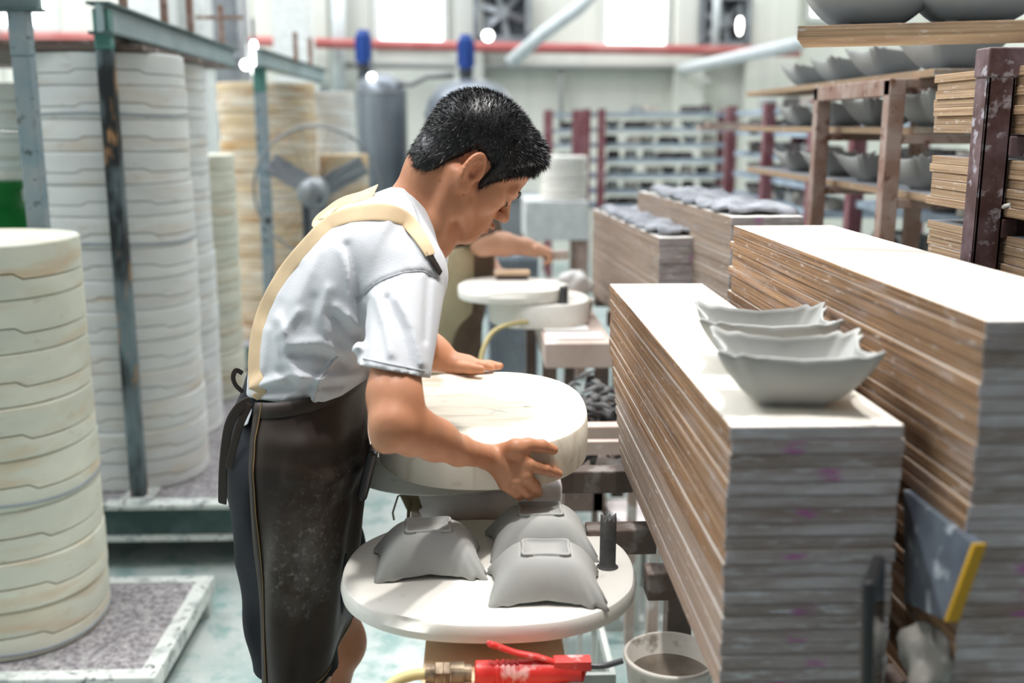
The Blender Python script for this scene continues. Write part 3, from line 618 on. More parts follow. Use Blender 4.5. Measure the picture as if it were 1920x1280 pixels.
# ------------------------------------------------------------------ front plaster slab with inverted bowls
def oval(cx, cy, rx, ry, e=2.35, n=96, notch=None):
    pts = []
    for k in range(n):
        th = 2 * math.pi * k / n; c, s = math.cos(th), math.sin(th); r = 1.0 / ((abs(c) / rx) ** e + (abs(s) / ry) ** e) ** (1 / e)
        if notch: r -= notch(th)
        pts.append((cx + r * c, cy + r * s))
    return pts
def slab(name, cx, cy, rx, ry, z0, z1_, mat, label, e=2.35, rz=0, chip=None, bev=.004, tilt=None, parent=None):
    m = MB(); n = 120; rows = []
    def ring(dr, z, chipf=0):
        r_ = []
        for k in range(n):
            th = 2 * math.pi * k / n; c, s = math.cos(th), math.sin(th); r = 1.0 / ((abs(c) / rx) ** e + (abs(s) / ry) ** e) ** (1 / e) - dr
            x, y = r * c, r * s; zz = z
            if chip and chipf:
                d = chip(th); zz -= d[0] * chipf; x -= c * d[1] * chipf; y -= s * d[1] * chipf
            q = V(x * math.cos(rz) - y * math.sin(rz), x * math.sin(rz) + y * math.cos(rz), zz)
            if tilt: q.z += tilt[0] * q.x + tilt[1] * q.y
            r_.append(V(cx, cy, 0) + q)
        rows.append(r_)
    h = z1_ - z0
    ring(.15, z0); ring(.01, z0); ring(bev, z0 + .001); ring(0, z0 + bev); ring(-.002, z0 + h * .5); ring(0, z1_ - bev, 1); ring(bev * .4, z1_ - bev * .3, 1); ring(bev * 1.6, z1_, .6); ring(.03, z1_); ring(.09, z1_); ring(.15, z1_)
    m.grid(rows, closed=True); m.f += [tuple(reversed(range(n))), tuple((len(rows) - 1) * n + k for k in range(n))]
    o = m.build(name, mat, parent, smooth=True, auto=38); return o
SZ = .752; s_l, s_r = at(648, 1052, z=SZ), at(1197, 1085, z=SZ); s_b, s_f = at(930, 972, z=SZ), at(950, 1172, z=SZ)
scx, scy = (s_l.x + s_r.x) / 2, (s_b.y + s_f.y) / 2; srx, sry = (s_r.x - s_l.x) / 2, (s_b.y - s_f.y) / 2
def chip(th):
    d = (th - 4.15 + math.pi) % (2 * math.pi) - math.pi; d2 = (th - 6.15 + math.pi) % (2 * math.pi) - math.pi
    a = max(0, 1 - (abs(d) / .22) ** 4) * (.75 + .25 * math.sin(th * 23)) if abs(d) < .22 else 0; b = .5 * max(0, 1 - abs(d2) / .25)
    return (.0055 * a + .003 * b, .012 * a + .002 * abs(math.sin(th * 9)) * (.3 + b))
tag(slab('plaster_slab', scx, scy, srx, sry, SZ - .030, SZ, M['plaster_clean'], '', chip=chip, rz=-.05), 'white oval plaster slab holding three upturned clay bowls', 'slab')
def inv_bowl(px, py, rz, label): # px,py: centre of the foot on top
    zt = SZ + .0675; p = at(px, py, z=zt); bowl(V(p.x, p.y, zt), rz, label, GB, flip=True, s=1.04)
inv_bowl(803, 981, .06, 'upside-down clay bowl at left on the white slab')
inv_bowl(1013, 951, .02, 'upside-down clay bowl at the back of the white slab')
inv_bowl(1023, 1023, -.04, 'upside-down clay bowl at the front of the white slab')
p = at(1139, 1062, z=SZ); pt = at(1143, 962, Y=p.y)
def plug(p, zt, r, label):
    rows = []; n = 24
    for (rr, z) in ((r * 1.35, 0), (r * 1.1, .002), (r, .006), (r, (zt - .012))): rows.append([p + V(math.cos(2 * math.pi * k / n) * rr, math.sin(2 * math.pi * k / n) * rr, z) for k in range(n)])
    rows.append([p + V(math.cos(2 * math.pi * k / n) * r * .96, math.sin(2 * math.pi * k / n) * r * .96, zt - .006 + random.uniform(-.006, .006)) for k in range(n)])
    rows.append([p + V(math.cos(2 * math.pi * k / n) * r * .4, math.sin(2 * math.pi * k / n) * r * .4, zt - .008 + random.uniform(-.003, .003)) for k in range(n)])
    m = MB().grid(rows, closed=True); m.f.append(tuple((len(rows) - 1) * n + k for k in range(n)))
    return tag(m.build('clay_plug', M['clay_dark'], smooth=True, auto=50), label, 'clay plug')
plug(p, pt.z - p.z, .0128, 'broken dark clay plug standing on the white slab')
# bench plank under the slab
pl, pr = at(795, 1230, z=.690), at(1060, 1230, z=.690); pb = at(820, 942, z=.690)
t = thing('work_bench', ((pl.x + pr.x) / 2, 1.6, 0), 'narrow wooden work bench plank under the white slab', 'bench')
MB().box2((pl.x, .95, .655), (pr.x, pb.y, .690)).build('plank', M['wood'], t, bevel=.003)
for y in (1.08, pb.y - .1):
    for x in (pl.x + .03, pr.x - .03): MB().box2((x - .02, y - .02, 0), (x + .02, y + .02, .655)).build('leg', M['wood_dark'], t)
    MB().box2((pl.x + .02, y - .018, .30), (pr.x - .02, y + .018, .34)).build('stretcher', M['wood_dark'], t)
# packing blocks that level the slab on the plank
for k, y in enumerate((scy - .08, scy + .09)):
    tag(MB().box2((pl.x + .02, y - .03, .6902), (pr.x - .02, y + .03, SZ - .0305)).build('packing_strip', M['wood_dark']), '%s thin dark packing strip under the white slab' % ('front', 'rear')[k], 'strip', 'strips under the slab')
# padded rest bar with cloth and string under the held mold
ra, rb = at(790, 912, Y=1.89), at(1010, 918, Y=1.89)
t = thing('padded_rest', ((ra.x + rb.x) / 2, 1.89, .69), 'grey cloth-wrapped padded rest bar lying across the bench', 'rest')
rows = []; n = 20
for i in range(25):
    u = i / 24; c = ra.lerp(rb + V(.04, 0, 0), u); c.z = .69 + .040
    r = .039 * (1 + .03 * math.sin(u * 25)) * (.82 + .18 * min(1, u * 9))
    rows.append([c + V(.004 * math.sin(k * 2.1 + u * 30), math.cos(2 * math.pi * k / n) * r * 1.15, math.sin(2 * math.pi * k / n) * r + .0015 * math.sin(k * 3 + u * 19)) for k in range(n)])
m = MB().grid(rows, closed=True); m.f += [tuple(reversed(range(n))), tuple(24 * n + k for k in range(n))]
m.build('cloth_wrap', M['cloth_grey'], t, smooth=True)
kx = ra.x - .012
MB().tube([V(kx + .02, 1.89, .73), V(kx - .008, 1.89, .732), V(kx - .02, 1.89, .745)], [.03, .024, .012], 12).build('gathered_end', M['string'], t, smooth=True)
MB().tube([V(kx - .01, 1.86, .74), V(kx - .012, 1.852, .70), V(kx - .006, 1.85, .65), V(kx - .012, 1.85, .60)], .003, 6).build('string', M['string'], t)
MB().tube([V(kx - .015, 1.86, .755), V(kx - .03, 1.855, .75), V(kx - .04, 1.85, .72), V(kx - .038, 1.85, .705)], .002, 6).build('string', M['string'], t)
# lower mold half on the rest, and the held upper half (tilted)
h_f, h_b = at(950, 838, z=.925), at(930, 692, z=.955)
h_r = at(1105, 775, z=.94)
hrx = .185; hry = .205; hcx = h_r.x - hrx; hcy = h_f.y + hry - .005
tag(slab('plaster_slab', hcx - .085, hcy + .19, hrx + .005, hry, .774, .842, M['plaster_clean'], '', e=2.2, rz=.1), 'lower plaster mold half resting on the padded bar', 'slab')
held = slab('plaster_slab', hcx, hcy, hrx, hry, .866, .940, M['plaster_wood'], '', e=2.4, rz=.0, tilt=(0, .07))
tag(held, 'cream plaster mold half held in the worker\'s hands', 'slab')

for a_, b_, r_ in ((( .012, -.028), (.038, .012), .0014), ((.046, -.02), (.004, .006), .0012), ((.070, .012), (.088, .010), .0016)):
    m = MB(); pa, pb_ = [V(hcx + x, hcy + y - .02, .9398 + .07 * (y - .02)) for x, y in (a_, b_)]; m.tube([pa, pa.lerp(pb_, .3), pa.lerp(pb_, .7), pb_], [r_ * .3, r_, r_, r_ * .3], 8); m.build('scratch_mark', M['plaster_wood'], held, smooth=True)
# ------------------------------------------------------------------ implicit surfaces for bodies and cloth (numpy grid + surface nets)
class Field:
    def __init__(s, lo, hi, h):
        s.lo = np.array(lo, float); s.h = h; s.n = np.ceil((np.array(hi) - s.lo) / h).astype(int) + 1
        s.v = np.full(tuple(s.n), 0.5, np.float32)
    def _sub(s, lo, hi):
        a = np.clip(np.floor((np.array(lo) - s.lo) / s.h).astype(int), 0, s.n); b = np.clip(np.ceil((np.array(hi) - s.lo) / s.h).astype(int) + 1, 0, s.n)
        if np.any(b <= a): return None, None
        ax = [s.lo[i] + s.h * np.arange(a[i], b[i]) for i in range(3)]
        P = np.stack(np.meshgrid(*ax, indexing='ij'), -1).astype(np.float32)
        return tuple(slice(a[i], b[i]) for i in range(3)), P
    def put(s, fn, lo, hi, k=0.0, sub=False):
        m = 2.5 * max(k, s.h); sl, P = s._sub(np.array(lo) - m, np.array(hi) + m)
        if sl is None: return
        d = fn(P); cur = s.v[sl]
        if sub: d = -d; hh = np.clip(0.5 + 0.5 * (d - cur) / max(k, 1e-6), 0, 1); s.v[sl] = cur * (1 - hh) + d * hh + k * hh * (1 - hh) if k else np.maximum(cur, d)
        elif k: hh = np.clip(0.5 + 0.5 * (d - cur) / k, 0, 1); s.v[sl] = d * (1 - hh) + cur * hh - k * hh * (1 - hh)
        else: s.v[sl] = np.minimum(cur, d)
    def cone(s, a, b, ra, rb, k=0.01, sub=False, ys=1.0):
        a, b = np.array(a, np.float32), np.array(b, np.float32); r = max(ra, rb); ba = b - a; L2 = max(float(ba @ ba), 1e-12)
        def fn(P):
            t = np.clip(((P - a) @ ba) / L2, 0, 1); q = P - a - t[..., None] * ba
            if ys != 1.0: q = q / np.array([1, ys, 1], np.float32)
            return np.sqrt((q * q).sum(-1)) - (ra + (rb - ra) * t)
        rr = np.array([r, r * max(1, ys), r]); s.put(fn, np.minimum(a, b) - rr, np.maximum(a, b) + rr, k, sub)
    def chain(s, pts, k=0.01, sub=False, ys=1.0):
        for (a, ra), (b, rb) in zip(pts, pts[1:]): s.cone(a, b, ra, rb, k, sub, ys)
    def ell(s, c, r, R=None, k=0.01, sub=False):
        c = np.array(c, np.float32); r = np.array(r, np.float32); R = np.eye(3, dtype=np.float32) if R is None else np.array(R, np.float32)
        def fn(P):
            q = (P - c) @ R; k0 = np.sqrt(((q / r) ** 2).sum(-1)); k1 = np.sqrt(((q / r ** 2) ** 2).sum(-1)); return k0 * (k0 - 1) / np.maximum(k1, 1e-6)
        m = float(r.max()); s.put(fn, c - m, c + m, k, sub)
    def nets(s):
        v = s.v; ins = v < 0
        def crn(A, i, j, k): return A[i:A.shape[0] - 1 + i, j:A.shape[1] - 1 + j, k:A.shape[2] - 1 + k]
        cs = [(i, j, k) for i in (0, 1) for j in (0, 1) for k in (0, 1)]
        cnt = sum(crn(ins, *c).astype(np.int8) for c in cs); mixed = (cnt > 0) & (cnt < 8); I = np.argwhere(mixed)
        idx = np.full(mixed.shape, -1, np.int64); idx[mixed] = np.arange(len(I))
        acc = np.zeros((len(I), 3)); num = np.zeros(len(I))
        for a in cs:
            for ax in range(3):
                if a[ax]: continue
                b = list(a); b[ax] = 1; b = tuple(b)
                va = v[I[:, 0] + a[0], I[:, 1] + a[1], I[:, 2] + a[2]]; vb = v[I[:, 0] + b[0], I[:, 1] + b[1], I[:, 2] + b[2]]
                m = (va < 0) != (vb < 0); t = np.where(m, va / np.where(m, va - vb, 1), 0); p = np.tile(np.array(a, float), (len(I), 1)); p[:, ax] = t
                acc[m] += p[m]; num[m] += 1
        V_ = s.lo + s.h * (I + acc / num[:, None]); F = []
        for ax in range(3):
            o1, o2 = [(1, 2), (2, 0), (0, 1)][ax]; n = v.shape
            sl0 = [slice(1, n[i] - 1) for i in range(3)]; sl1 = list(sl0); sl0[ax] = slice(0, n[ax] - 1); sl1[ax] = slice(1, n[ax])
            A, B = ins[tuple(sl0)], ins[tuple(sl1)]; E = np.argwhere(A != B); E0 = E.copy()
            for i in range(3): E0[:, i] += 0 if i == ax else 1
            q = []
            for d1, d2 in ((-1, -1), (0, -1), (0, 0), (-1, 0)):
                e = E0.copy(); e[:, o1] += d1; e[:, o2] += d2; q.append(idx[e[:, 0], e[:, 1], e[:, 2]])
            q = np.stack(q, 1); flip = ~A[tuple(E.T)]; q[flip] = q[flip][:, ::-1]; F.append(q)
        F = np.concatenate(F); F = F[(F >= 0).all(1)]; return V_, F
def largest(Vv, Ff):
    lab = np.arange(len(Vv))
    while True:
        m = lab[Ff].min(1); new = lab.copy(); np.minimum.at(new, Ff.ravel(), np.repeat(m, 4)); new = new[new]
        if (new == lab).all(): break
        lab = new
    r, c = np.unique(lab[Ff[:, 0]], return_counts=True); Ff = Ff[lab[Ff[:, 0]] == r[c.argmax()]]
    used = np.unique(Ff); mp = np.full(len(Vv), -1); mp[used] = np.arange(len(used)); return Vv[used], mp[Ff]
def np_mesh(name, Vv, Ff, mat, parent=None, smooth_iter=0, cols=None):
    if smooth_iter:
        e = np.concatenate([Ff[:, [0, 1]], Ff[:, [1, 2]], Ff[:, [2, 3]], Ff[:, [3, 0]]]); e = np.concatenate([e, e[:, ::-1]])
        for _ in range(smooth_iter):
            acc = np.zeros_like(Vv); num = np.zeros(len(Vv)); np.add.at(acc, e[:, 0], Vv[e[:, 1]]); np.add.at(num, e[:, 0], 1); Vv = 0.5 * Vv + 0.5 * acc / np.maximum(num, 1)[:, None]
    me = bpy.data.meshes.new(name); me.vertices.add(len(Vv)); me.vertices.foreach_set('co', Vv.astype(np.float32).ravel())
    me.loops.add(Ff.size); me.loops.foreach_set('vertex_index', Ff.astype(np.int32).ravel()); me.polygons.add(len(Ff))
    me.polygons.foreach_set('loop_start', np.arange(0, Ff.size, 4, dtype=np.int32)); me.polygons.foreach_set('loop_total', np.full(len(Ff), 4, np.int32))
    me.polygons.foreach_set('use_smooth', np.ones(len(Ff), bool)); me.update(calc_edges=True); me.validate()
    if cols is not None:
        at_ = me.color_attributes.new('tint', 'FLOAT_COLOR', 'POINT'); c4 = np.ones((len(Vv), 4), np.float32); c4[:, :3] = cols; at_.data.foreach_set('color', c4.ravel())
    me.materials.append(mat); o = bpy.data.objects.new(name, me); link(o, parent); return o
def project(P):
    """world points -> photo pixels (used to lay folds and seams along the cloth)"""
    q = P - np.array(CAM, np.float32); f = q @ np.array(_F, np.float32); u = q @ np.array(_R, np.float32); w = q @ np.array(_U, np.float32)
    return 960 + FPX * u / f, 640 - FPX * w / f, f / FPX
def seg_dist(u, v, pts):
    d = np.full(u.shape, 1e9, np.float32)
    for (x0, y0), (x1, y1) in zip(pts, pts[1:]):
        dx, dy = x1 - x0, y1 - y0; t = np.clip(((u - x0) * dx + (v - y0) * dy) / max(dx * dx + dy * dy, 1e-9), 0, 1); d = np.minimum(d, np.hypot(u - x0 - t * dx, v - y0 - t * dy))
    return d
def poly_sd(u, v, pts):
    d = seg_dist(u, v, pts + [pts[0]]); ins = np.zeros(u.shape, bool)
    for (x0, y0), (x1, y1) in zip(pts, pts[1:] + [pts[0]]):
        if y0 == y1: continue
        ins ^= ((y0 > v) != (y1 > v)) & (u < (x1 - x0) * (v - y0) / (y1 - y0) + x0)
    return np.where(ins, d, -d)
def nv(v): return np.array(v, np.float32)
def PX(px, py, Y): return nv(at(px, py, Y=Y))
# ------------------------------------------------------------------ the worker
def skin_material(name, c1, c2, dust=0.0):
    t = NT(name); v = t.coord('Object'); at_ = t.n('ShaderNodeAttribute'); at_.attribute_name = 'tint'
    n = t.noise(v, 14, 4); c = t.mix(t.mask(n, 0.35, 0.68), c1, c2)
    mm = t.n('ShaderNodeMix'); mm.data_type = 'RGBA'; mm.blend_type = 'MULTIPLY'; mm.inputs[0].default_value = 1.0; t.l(c, mm.inputs[6]); t.l(at_.outputs['Color'], mm.inputs[7])
    t.color(mm.outputs[2]); t.b.inputs['Subsurface Weight'].default_value = 0.12; t.b.inputs['Subsurface Radius'].default_value = (0.012, 0.005, 0.003); t.b.inputs['Subsurface Scale'].default_value = 1.0
    t.bump(t.noise(v, 260, 2), 0.06, 0.001); return t.done(0.48, 0.4)
M['skin'] = skin_material('warm_skin', srgb(192, 136, 103), srgb(180, 122, 90))
def shirt_material():
    t = NT('white_mesh_shirt'); v = t.coord('Object'); w = t.n('ShaderNodeTexVoronoi'); w.inputs['Scale'].default_value = 420; t.l(v, w.inputs['Vector'])
    t.color(t.mix(t.mask(t.noise(v, 6, 3), .3, .7), srgb(200, 201, 205), srgb(190, 192, 197))); t.bump(w.outputs['Distance'], 0.18, 0.0012); t.b.inputs['Sheen Weight'].default_value = .2; return t.done(0.75, 0.25)
M['shirt'] = shirt_material()
def apron_material():
    t = NT('dark_brown_apron'); geo = t.n('ShaderNodeTexCoord'); v = t.coord('Object')
    n = t.noise(v, 7, 5, .6); base = t.mix(t.mask(n, .35, .7), srgb(42, 34, 30), srgb(56, 46, 40))
    # clay dust smeared over the thigh: a stain with a place of its own on the cloth
    def blob(c, r, amt):
        d = t.n('ShaderNodeVectorMath'); d.operation = 'DISTANCE'; t.l(geo.outputs['Object'], d.inputs[0]); d.inputs[1].default_value = c
        return t.math('MULTIPLY', t.math('SUBTRACT', 1.0, t.mask(d.outputs['Value'], r * .15, r)), amt)
    p1, p2, p3 = at(590, 1070, Y=1.50), at(600, 965, Y=1.50), at(668, 910, Y=1.56)
    s = t.math('ADD', t.math('ADD', blob(p1, .105, 1.0), blob(p2, .09, .35)), blob(p3, .08, .5))
    fine = t.math('MULTIPLY', t.mask(t.noise(v, 13, 6, .65), .40, .66), s); spec = t.math('MULTIPLY', t.mask(t.noise(v, 90, 6, .75), .54, .70), s)
    c = t.mix(t.math('MULTIPLY', fine, .34), base, srgb(150, 146, 140)); c = t.mix(t.math('MULTIPLY', spec, .5), c, srgb(206, 204, 200)); t.color(c)
    return t.done(0.5, 0.22)
M['apron'] = apron_material()
M['apron_edge'] = plain('apron_hem_brown', srgb(52, 42, 36), .55)
M['stitch'] = plain('tan_stitching', srgb(150, 124, 84), .8)
M['strap'] = two_tone('beige_webbing', srgb(218, 192, 156), srgb(206, 180, 146), 20, rough=.8)
M['shorts'] = two_tone('black_shorts_cloth', srgb(30, 33, 40), srgb(22, 24, 30), 6, rough=.75, spec=.25)
M['white_stripe'] = plain('white_stripe', srgb(228, 230, 230), .7)
M['hair'] = two_tone('black_hair', srgb(30, 28, 30), srgb(20, 19, 22), 60, rough=.38, spec=.5)
YC = 1.72
worker = thing('person', (float(PX(560, 1250, 1.7)[0]), 1.7, 0), 'person in white shirt and dark brown apron lifting a plaster mold', 'person')

# head frame: forward, left, up
TH, YW = math.radians(45), math.radians(13)
Hf = nv((math.cos(TH) * math.cos(YW), math.cos(TH) * math.sin(YW), -math.sin(TH))); Hu = nv((math.sin(TH) * math.cos(YW), math.sin(TH) * math.sin(YW), math.cos(TH))); Hl = np.cross(Hu, Hf)
HR = np.stack([Hf, Hl, Hu], 1); EAR = PX(880, 344, 1.645); HO = EAR - HR @ nv((.016, -.075, -.027))
def hp(f, l, u): return HO + HR @ nv((f, l, u))
def head_prims(F, hair=False):
    def E(c, r, k=.012, sub=False, R=None): F.ell(hp(*c), r, HR if R is None else HR @ R, k, sub)
    E((.004, 0, .037), (.087, .073, .074)); E((.042, 0, .040), (.053, .062, .056), .02)
    E((.046, 0, -.022), (.047, .056, .062), .02)
    for s in (-1, 1):
        E((.062, .040 * s, -.014), (.022, .020, .018), .02)
        F.chain([(hp(.012, .060 * s, -.030), .013), (hp(.034, .053 * s, -.064), .013), (hp(.078, .014 * s, -.080), .014)], .018)
    F.cone(hp(.03, 0, -.05), hp(.078, 0, -.076), .04, .02, .02)
    E((.084, 0, -.080), (.015, .018, .014), .012)
    E((.080, 0, -.050), (.024, .030, .026), .015)
    F.cone(hp(.091, 0, .014), hp(.1105, 0, -.016), .0072, .0092, .010); E((.1120, 0, -.0175), (.0085, .0095, .0078), .006)
    for s in (-1, 1):
        E((.1025, .0120 * s, -.0225), (.0098, .0062, .0070), .004)
        E((.1095, .0060 * s, -.0280), (.0042, .0028, .0028), .002, True)
        F.cone(hp(.0935, .012 * s, .020), hp(.082, .045 * s, .019), .008, .0085, .012)
        E((.107, .031 * s, .003), (.016, .015, .0095), .010, True)
        E((.0845, .0315 * s, .002), (.0115, .0135, .0105), .004)
        E((.0975, .0315 * s, -.0035), (.004, .0125, .0010), .0015, True)
    E((.1050, 0, -.0420), (.0078, .0170, .0056), .004); E((.1010, 0, -.0540), (.0082, .0155, .0062), .004)
    E((.1110, 0, -.0480), (.0095, .0195, .0014), .002, True)
    if hair: return
    for s in (-1, 1):   # ears
        Re = np.array(Matrix.Rotation(math.radians(-14), 3, 'Y') @ Matrix.Rotation(math.radians(-24 * s), 3, 'Z'), np.float32)
        ec = nv((.004, .0785 * s, -.012))
        E(ec, (.0185, .0065, .031), .004, False, Re); 
        def ep(a, b, o): return hp(*(ec + Re @ nv((a, o * s, b))))
        E(ec + Re @ nv((.001, .0065 * s, .004)), (.0105, .0052, .0190), .003, True, Re)
        arc = [ep(.0165 * math.cos(a), .028 * math.sin(a) + .002, .0045) for a in np.linspace(-.25, 3.9, 15)]
        F.chain([(p, .0034) for p in arc], .0025)
        arc2 = [ep(.001 + .0095 * math.cos(a), .002 + .018 * math.sin(a), .004) for a in np.linspace(1.2, 4.0, 8)]
        F.chain([(p, .0024) for p in arc2], .003)
        F.cone(ep(.012, -.004, .002), ep(.012, .004, .003), .0045, .004, .003)
        E(ec + Re @ nv((.005, .001 * s, -.026)), (.009, .0055, .009), .005, False, Re)
        E(ec + Re @ nv((.004, .005 * s, -.004)), (.0045, .008, .006), .002, True, Re)
NECK = PX(772, 428, 1.715)
SH_R, SH_L = PX(766, 515, 1.56), PX(772, 480, 1.885)
EL_R, WR_R = PX(736, 808, 1.355), PX(912, 856, 1.585)
def rimY(px, py):
    Y = 1.65
    for _ in range(8):
        x = at(px, py, Y=Y).x; Y = hcy - hry * (1 - min(.999, abs((x - hcx) / hrx)) ** 2.4) ** (1 / 2.4)
    return Y
def hand_r(F):
    p = PX; k = .006
    def q(px, py, o): return PX(px, py, rimY(px, py) - o)
    K1, K2, K3, K4 = q(990, 872, .020), q(985, 892, .022), q(967, 904, .020), q(946, 908, .016)
    F.chain([(WR_R, .0195), (p(935, 861, 1.590), .018)], .008)
    for K, r in ((K1, .0105), (K2, .0110), (K3, .0105), (K4, .0100)): F.cone(p(928, 862, 1.590), K, .016, r, .009)
    F.chain([(p(935, 850, 1.595), .0155), (q(966, 839, .018), .0135), (q(990, 834, .0135), .0108), (q(1016, 836, .0115), .0098), (q(1037, 843, .0100), .0084)], k)
    F.cone(q(972, 845, .018), K1, .008, .009, .012)
    F.chain([(K1, .0106), (q(1021, 879, .0150), .0092), (q(1037, 884, .0100), .0086), (q(1047, 888, .0088), .0074)], k * .6)
    F.chain([(K2, .0106), (q(1003, 911, .013), .0094), (q(1008, 922, -.012), .0088), (q(1004, 922, -.034), .0080)], k * .5)
    F.chain([(K3, .0102), (q(987, 922, .012), .0090), (q(993, 928, -.012), .0084), (q(990, 927, -.032), .0076)], k * .5)
    F.chain([(K4, .0094), (q(966, 923, .010), .0083), (q(974, 929, -.012), .0077), (q(973, 928, -.030), .0070)], k * .5)
    for K in (K1, K2, K3): F.ell(K + nv((.001, -.005, .003)), (.007, .006, .006), None, .006)
WR_L, EL_L = PX(852, 684, 2.005), PX(772, 628, 2.03)
def hand_l(F):
    p = PX
    F.chain([(WR_L, .0205), (p(875, 683, 2.005), .019)], .01)
    for j, (tx, dy, ty, Y) in enumerate(((905, 0, 686, 2.035), (911, 0, 684, 2.018), (908, 0, 685, 2.0), (900, 0, 687, 1.985))):
        K = p(893 - (2 if j in (0, 3) else 0), 683 + (2 if j in (0, 3) else 0), Y); F.cone(p(862, 684, 2.005), K, .017, .0105, .01)
        T1, T2 = p(tx + 8, ty - 1, Y + .003), p(tx + 27 - 5 * (j == 3) - 3 * (j == 0), ty + 2, Y + .004); F.chain([(K, .0100), (T1, .0084), (T2, .0068)], .003)
    F.chain([(p(862, 688, 1.985), .013), (p(882, 690, 1.965), .0105), (p(902, 692, 1.955), .008)], .005)
KN_R, KN_L = PX(556, 1250, 1.61), PX(628, 1205, 1.86)
AN_R, AN_L = KN_R * nv((1, 1, 0)) + nv((-.06, .02, .09)), KN_L * nv((1, 1, 0)) + nv((-.05, .0, .09))
def body_prims(F):
    head_prims(F)
    F.chain([(hp(-.022, 0, -.005), .052), (hp(-.020, 0, -.045), .050), (NECK, .056)], .015)
    F.cone(hp(.022, 0, -.045), NECK + nv((.032, 0, -.015)), .028, .038, .016)
    F.chain([(hp(-.008, -.062, -.028), .013), (PX(815, 425, 1.66), .014), (PX(808, 470, 1.70), .012)], .02)   # neck muscle
    F.chain([(NECK, .06), (PX(680, 540, YC), .070), (PX(585, 680, YC), .070), (PX(565, 850, YC), .09)], .03)
    F.cone(NECK, SH_R, .040, .032, .02); F.cone(NECK, SH_L, .040, .032, .02)
    F.chain([(SH_R, .036), (PX(746, 640, 1.475), .0370), (PX(737, 740, 1.395), .0357), (PX(735, 790, 1.365), .0320)], .01)
    F.cone(PX(750, 715, 1.415), PX(762, 750, 1.39), .022, .020, .02)                                     # biceps
    F.ell(PX(720, 828, 1.358), (.015, .019, .015), None, .018)                                            # elbow
    F.chain([(PX(736, 804, 1.360), .0290), (PX(772, 810, 1.398), .0320), (PX(815, 826, 1.455), .0290), (PX(860, 844, 1.517), .0230), (WR_R, .0185)], .012)
    F.cone(PX(768, 782, 1.385), PX(835, 820, 1.475), .019, .016, .02)
    F.chain([(SH_L, .036), (EL_L, .034), (PX(812, 662, 2.02), .033), (WR_L, .0215)], .02)
    hand_r(F); hand_l(F)
    for K, A, hx in ((KN_R, AN_R, PX(560, 880, 1.635)), (KN_L, AN_L, PX(580, 880, 1.80))):
        F.chain([(hx, .072), (K, .050)], .02); c = K * .62 + A * .38
        F.chain([(K, .050), (c + nv((-.022, 0, 0)), .053), (A + nv((0, 0, .06)), .034), (A, .034)], .02); F.ell(K + nv((.022, 0, 0)), (.036, .042, .045), None, .02)
        F.cone(A + nv((-.03, 0, -.05)), A + nv((.13, 0, -.06)), .034, .026, .02)
blocks = []
def block(pts, m, h):
    P = np.array(pts); lo, hi = P.min(0) - m, P.max(0) + m; F = Field(lo, hi, h); body_prims(F); v, f = F.nets(); blocks.append((lo, hi)); return v, f
vs_all, fs_all = [], []
hv, hfc = block([hp(-.10, -.09, -.09), hp(.12, .09, -.09), hp(-.1, 0, .13), hp(.12, 0, .1)], .012, .0021)
rv, rf = block([WR_R + nv((.02, 0, 0)), PX(1050, 892, 1.60), PX(1010, 930, 1.67), PX(980, 830, 1.58)], .016, .0018)
lv, lf = block([WR_L + nv((.02, 0, 0)), PX(940, 686, 2.04), PX(900, 690, 1.955)], .022, .0020)
lo, hi = np.array([AN_R[0] - .12, 1.28, 0.0]), np.array([hp(.12, 0, 0)[0] + .12, 2.12, 1.62])
FB = Field(lo, hi, .0055); body_prims(FB); bv, bf = FB.nets()
cen = bv[bf].mean(1); keep = np.ones(len(bf), bool)
for (l_, h_) in blocks: keep &= ~((cen > l_ + .008) & (cen < h_ - .008)).all(1)
bf = bf[keep]
off = 0
for v_, f_ in ((bv, bf), (hv, hfc), (rv, rf), (lv, lf)): vs_all.append(v_); fs_all.append(f_ + off); off += len(v_)
BV, BF = np.concatenate(vs_all), np.concatenate(fs_all)
tint = np.ones((len(BV), 3), np.float32)
def paint(c, r, rgb, amt=1.0):
    d = np.sqrt(((BV - c) ** 2).sum(1)); w = (np.clip(1.3 - d / r, 0, 1) * amt)[:, None]; tint[:] = tint * (1 - w) + tint * nv(rgb) * w
for l_ in (-.012, -.006, 0, .006, .012):
    paint(hp(.111, l_, -.0420), .008, (.80, .55, .52), .6); paint(hp(.107, l_, -.0545), .008, (.82, .55, .52), .6)
paint(hp(.004, -.082, -.01), .03, (1.0, .80, .74), .5); paint(hp(.118, 0, -.022), .014, (1.0, .82, .76), .5)
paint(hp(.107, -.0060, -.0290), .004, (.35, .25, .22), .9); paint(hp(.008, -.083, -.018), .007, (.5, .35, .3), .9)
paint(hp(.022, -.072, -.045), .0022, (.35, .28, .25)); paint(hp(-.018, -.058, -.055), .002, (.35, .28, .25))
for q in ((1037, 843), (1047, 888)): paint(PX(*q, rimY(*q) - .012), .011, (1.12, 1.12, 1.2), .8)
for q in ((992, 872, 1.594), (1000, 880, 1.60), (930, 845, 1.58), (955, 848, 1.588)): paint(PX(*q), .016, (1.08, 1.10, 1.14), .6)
for q in ((1005, 911, 1.61), (988, 923, 1.61), (1022, 879, 1.612)): paint(PX(*q), .012, (1.0, .80, .74), .6)
np_mesh('body', BV, BF, M['skin'], worker, 1, tint)
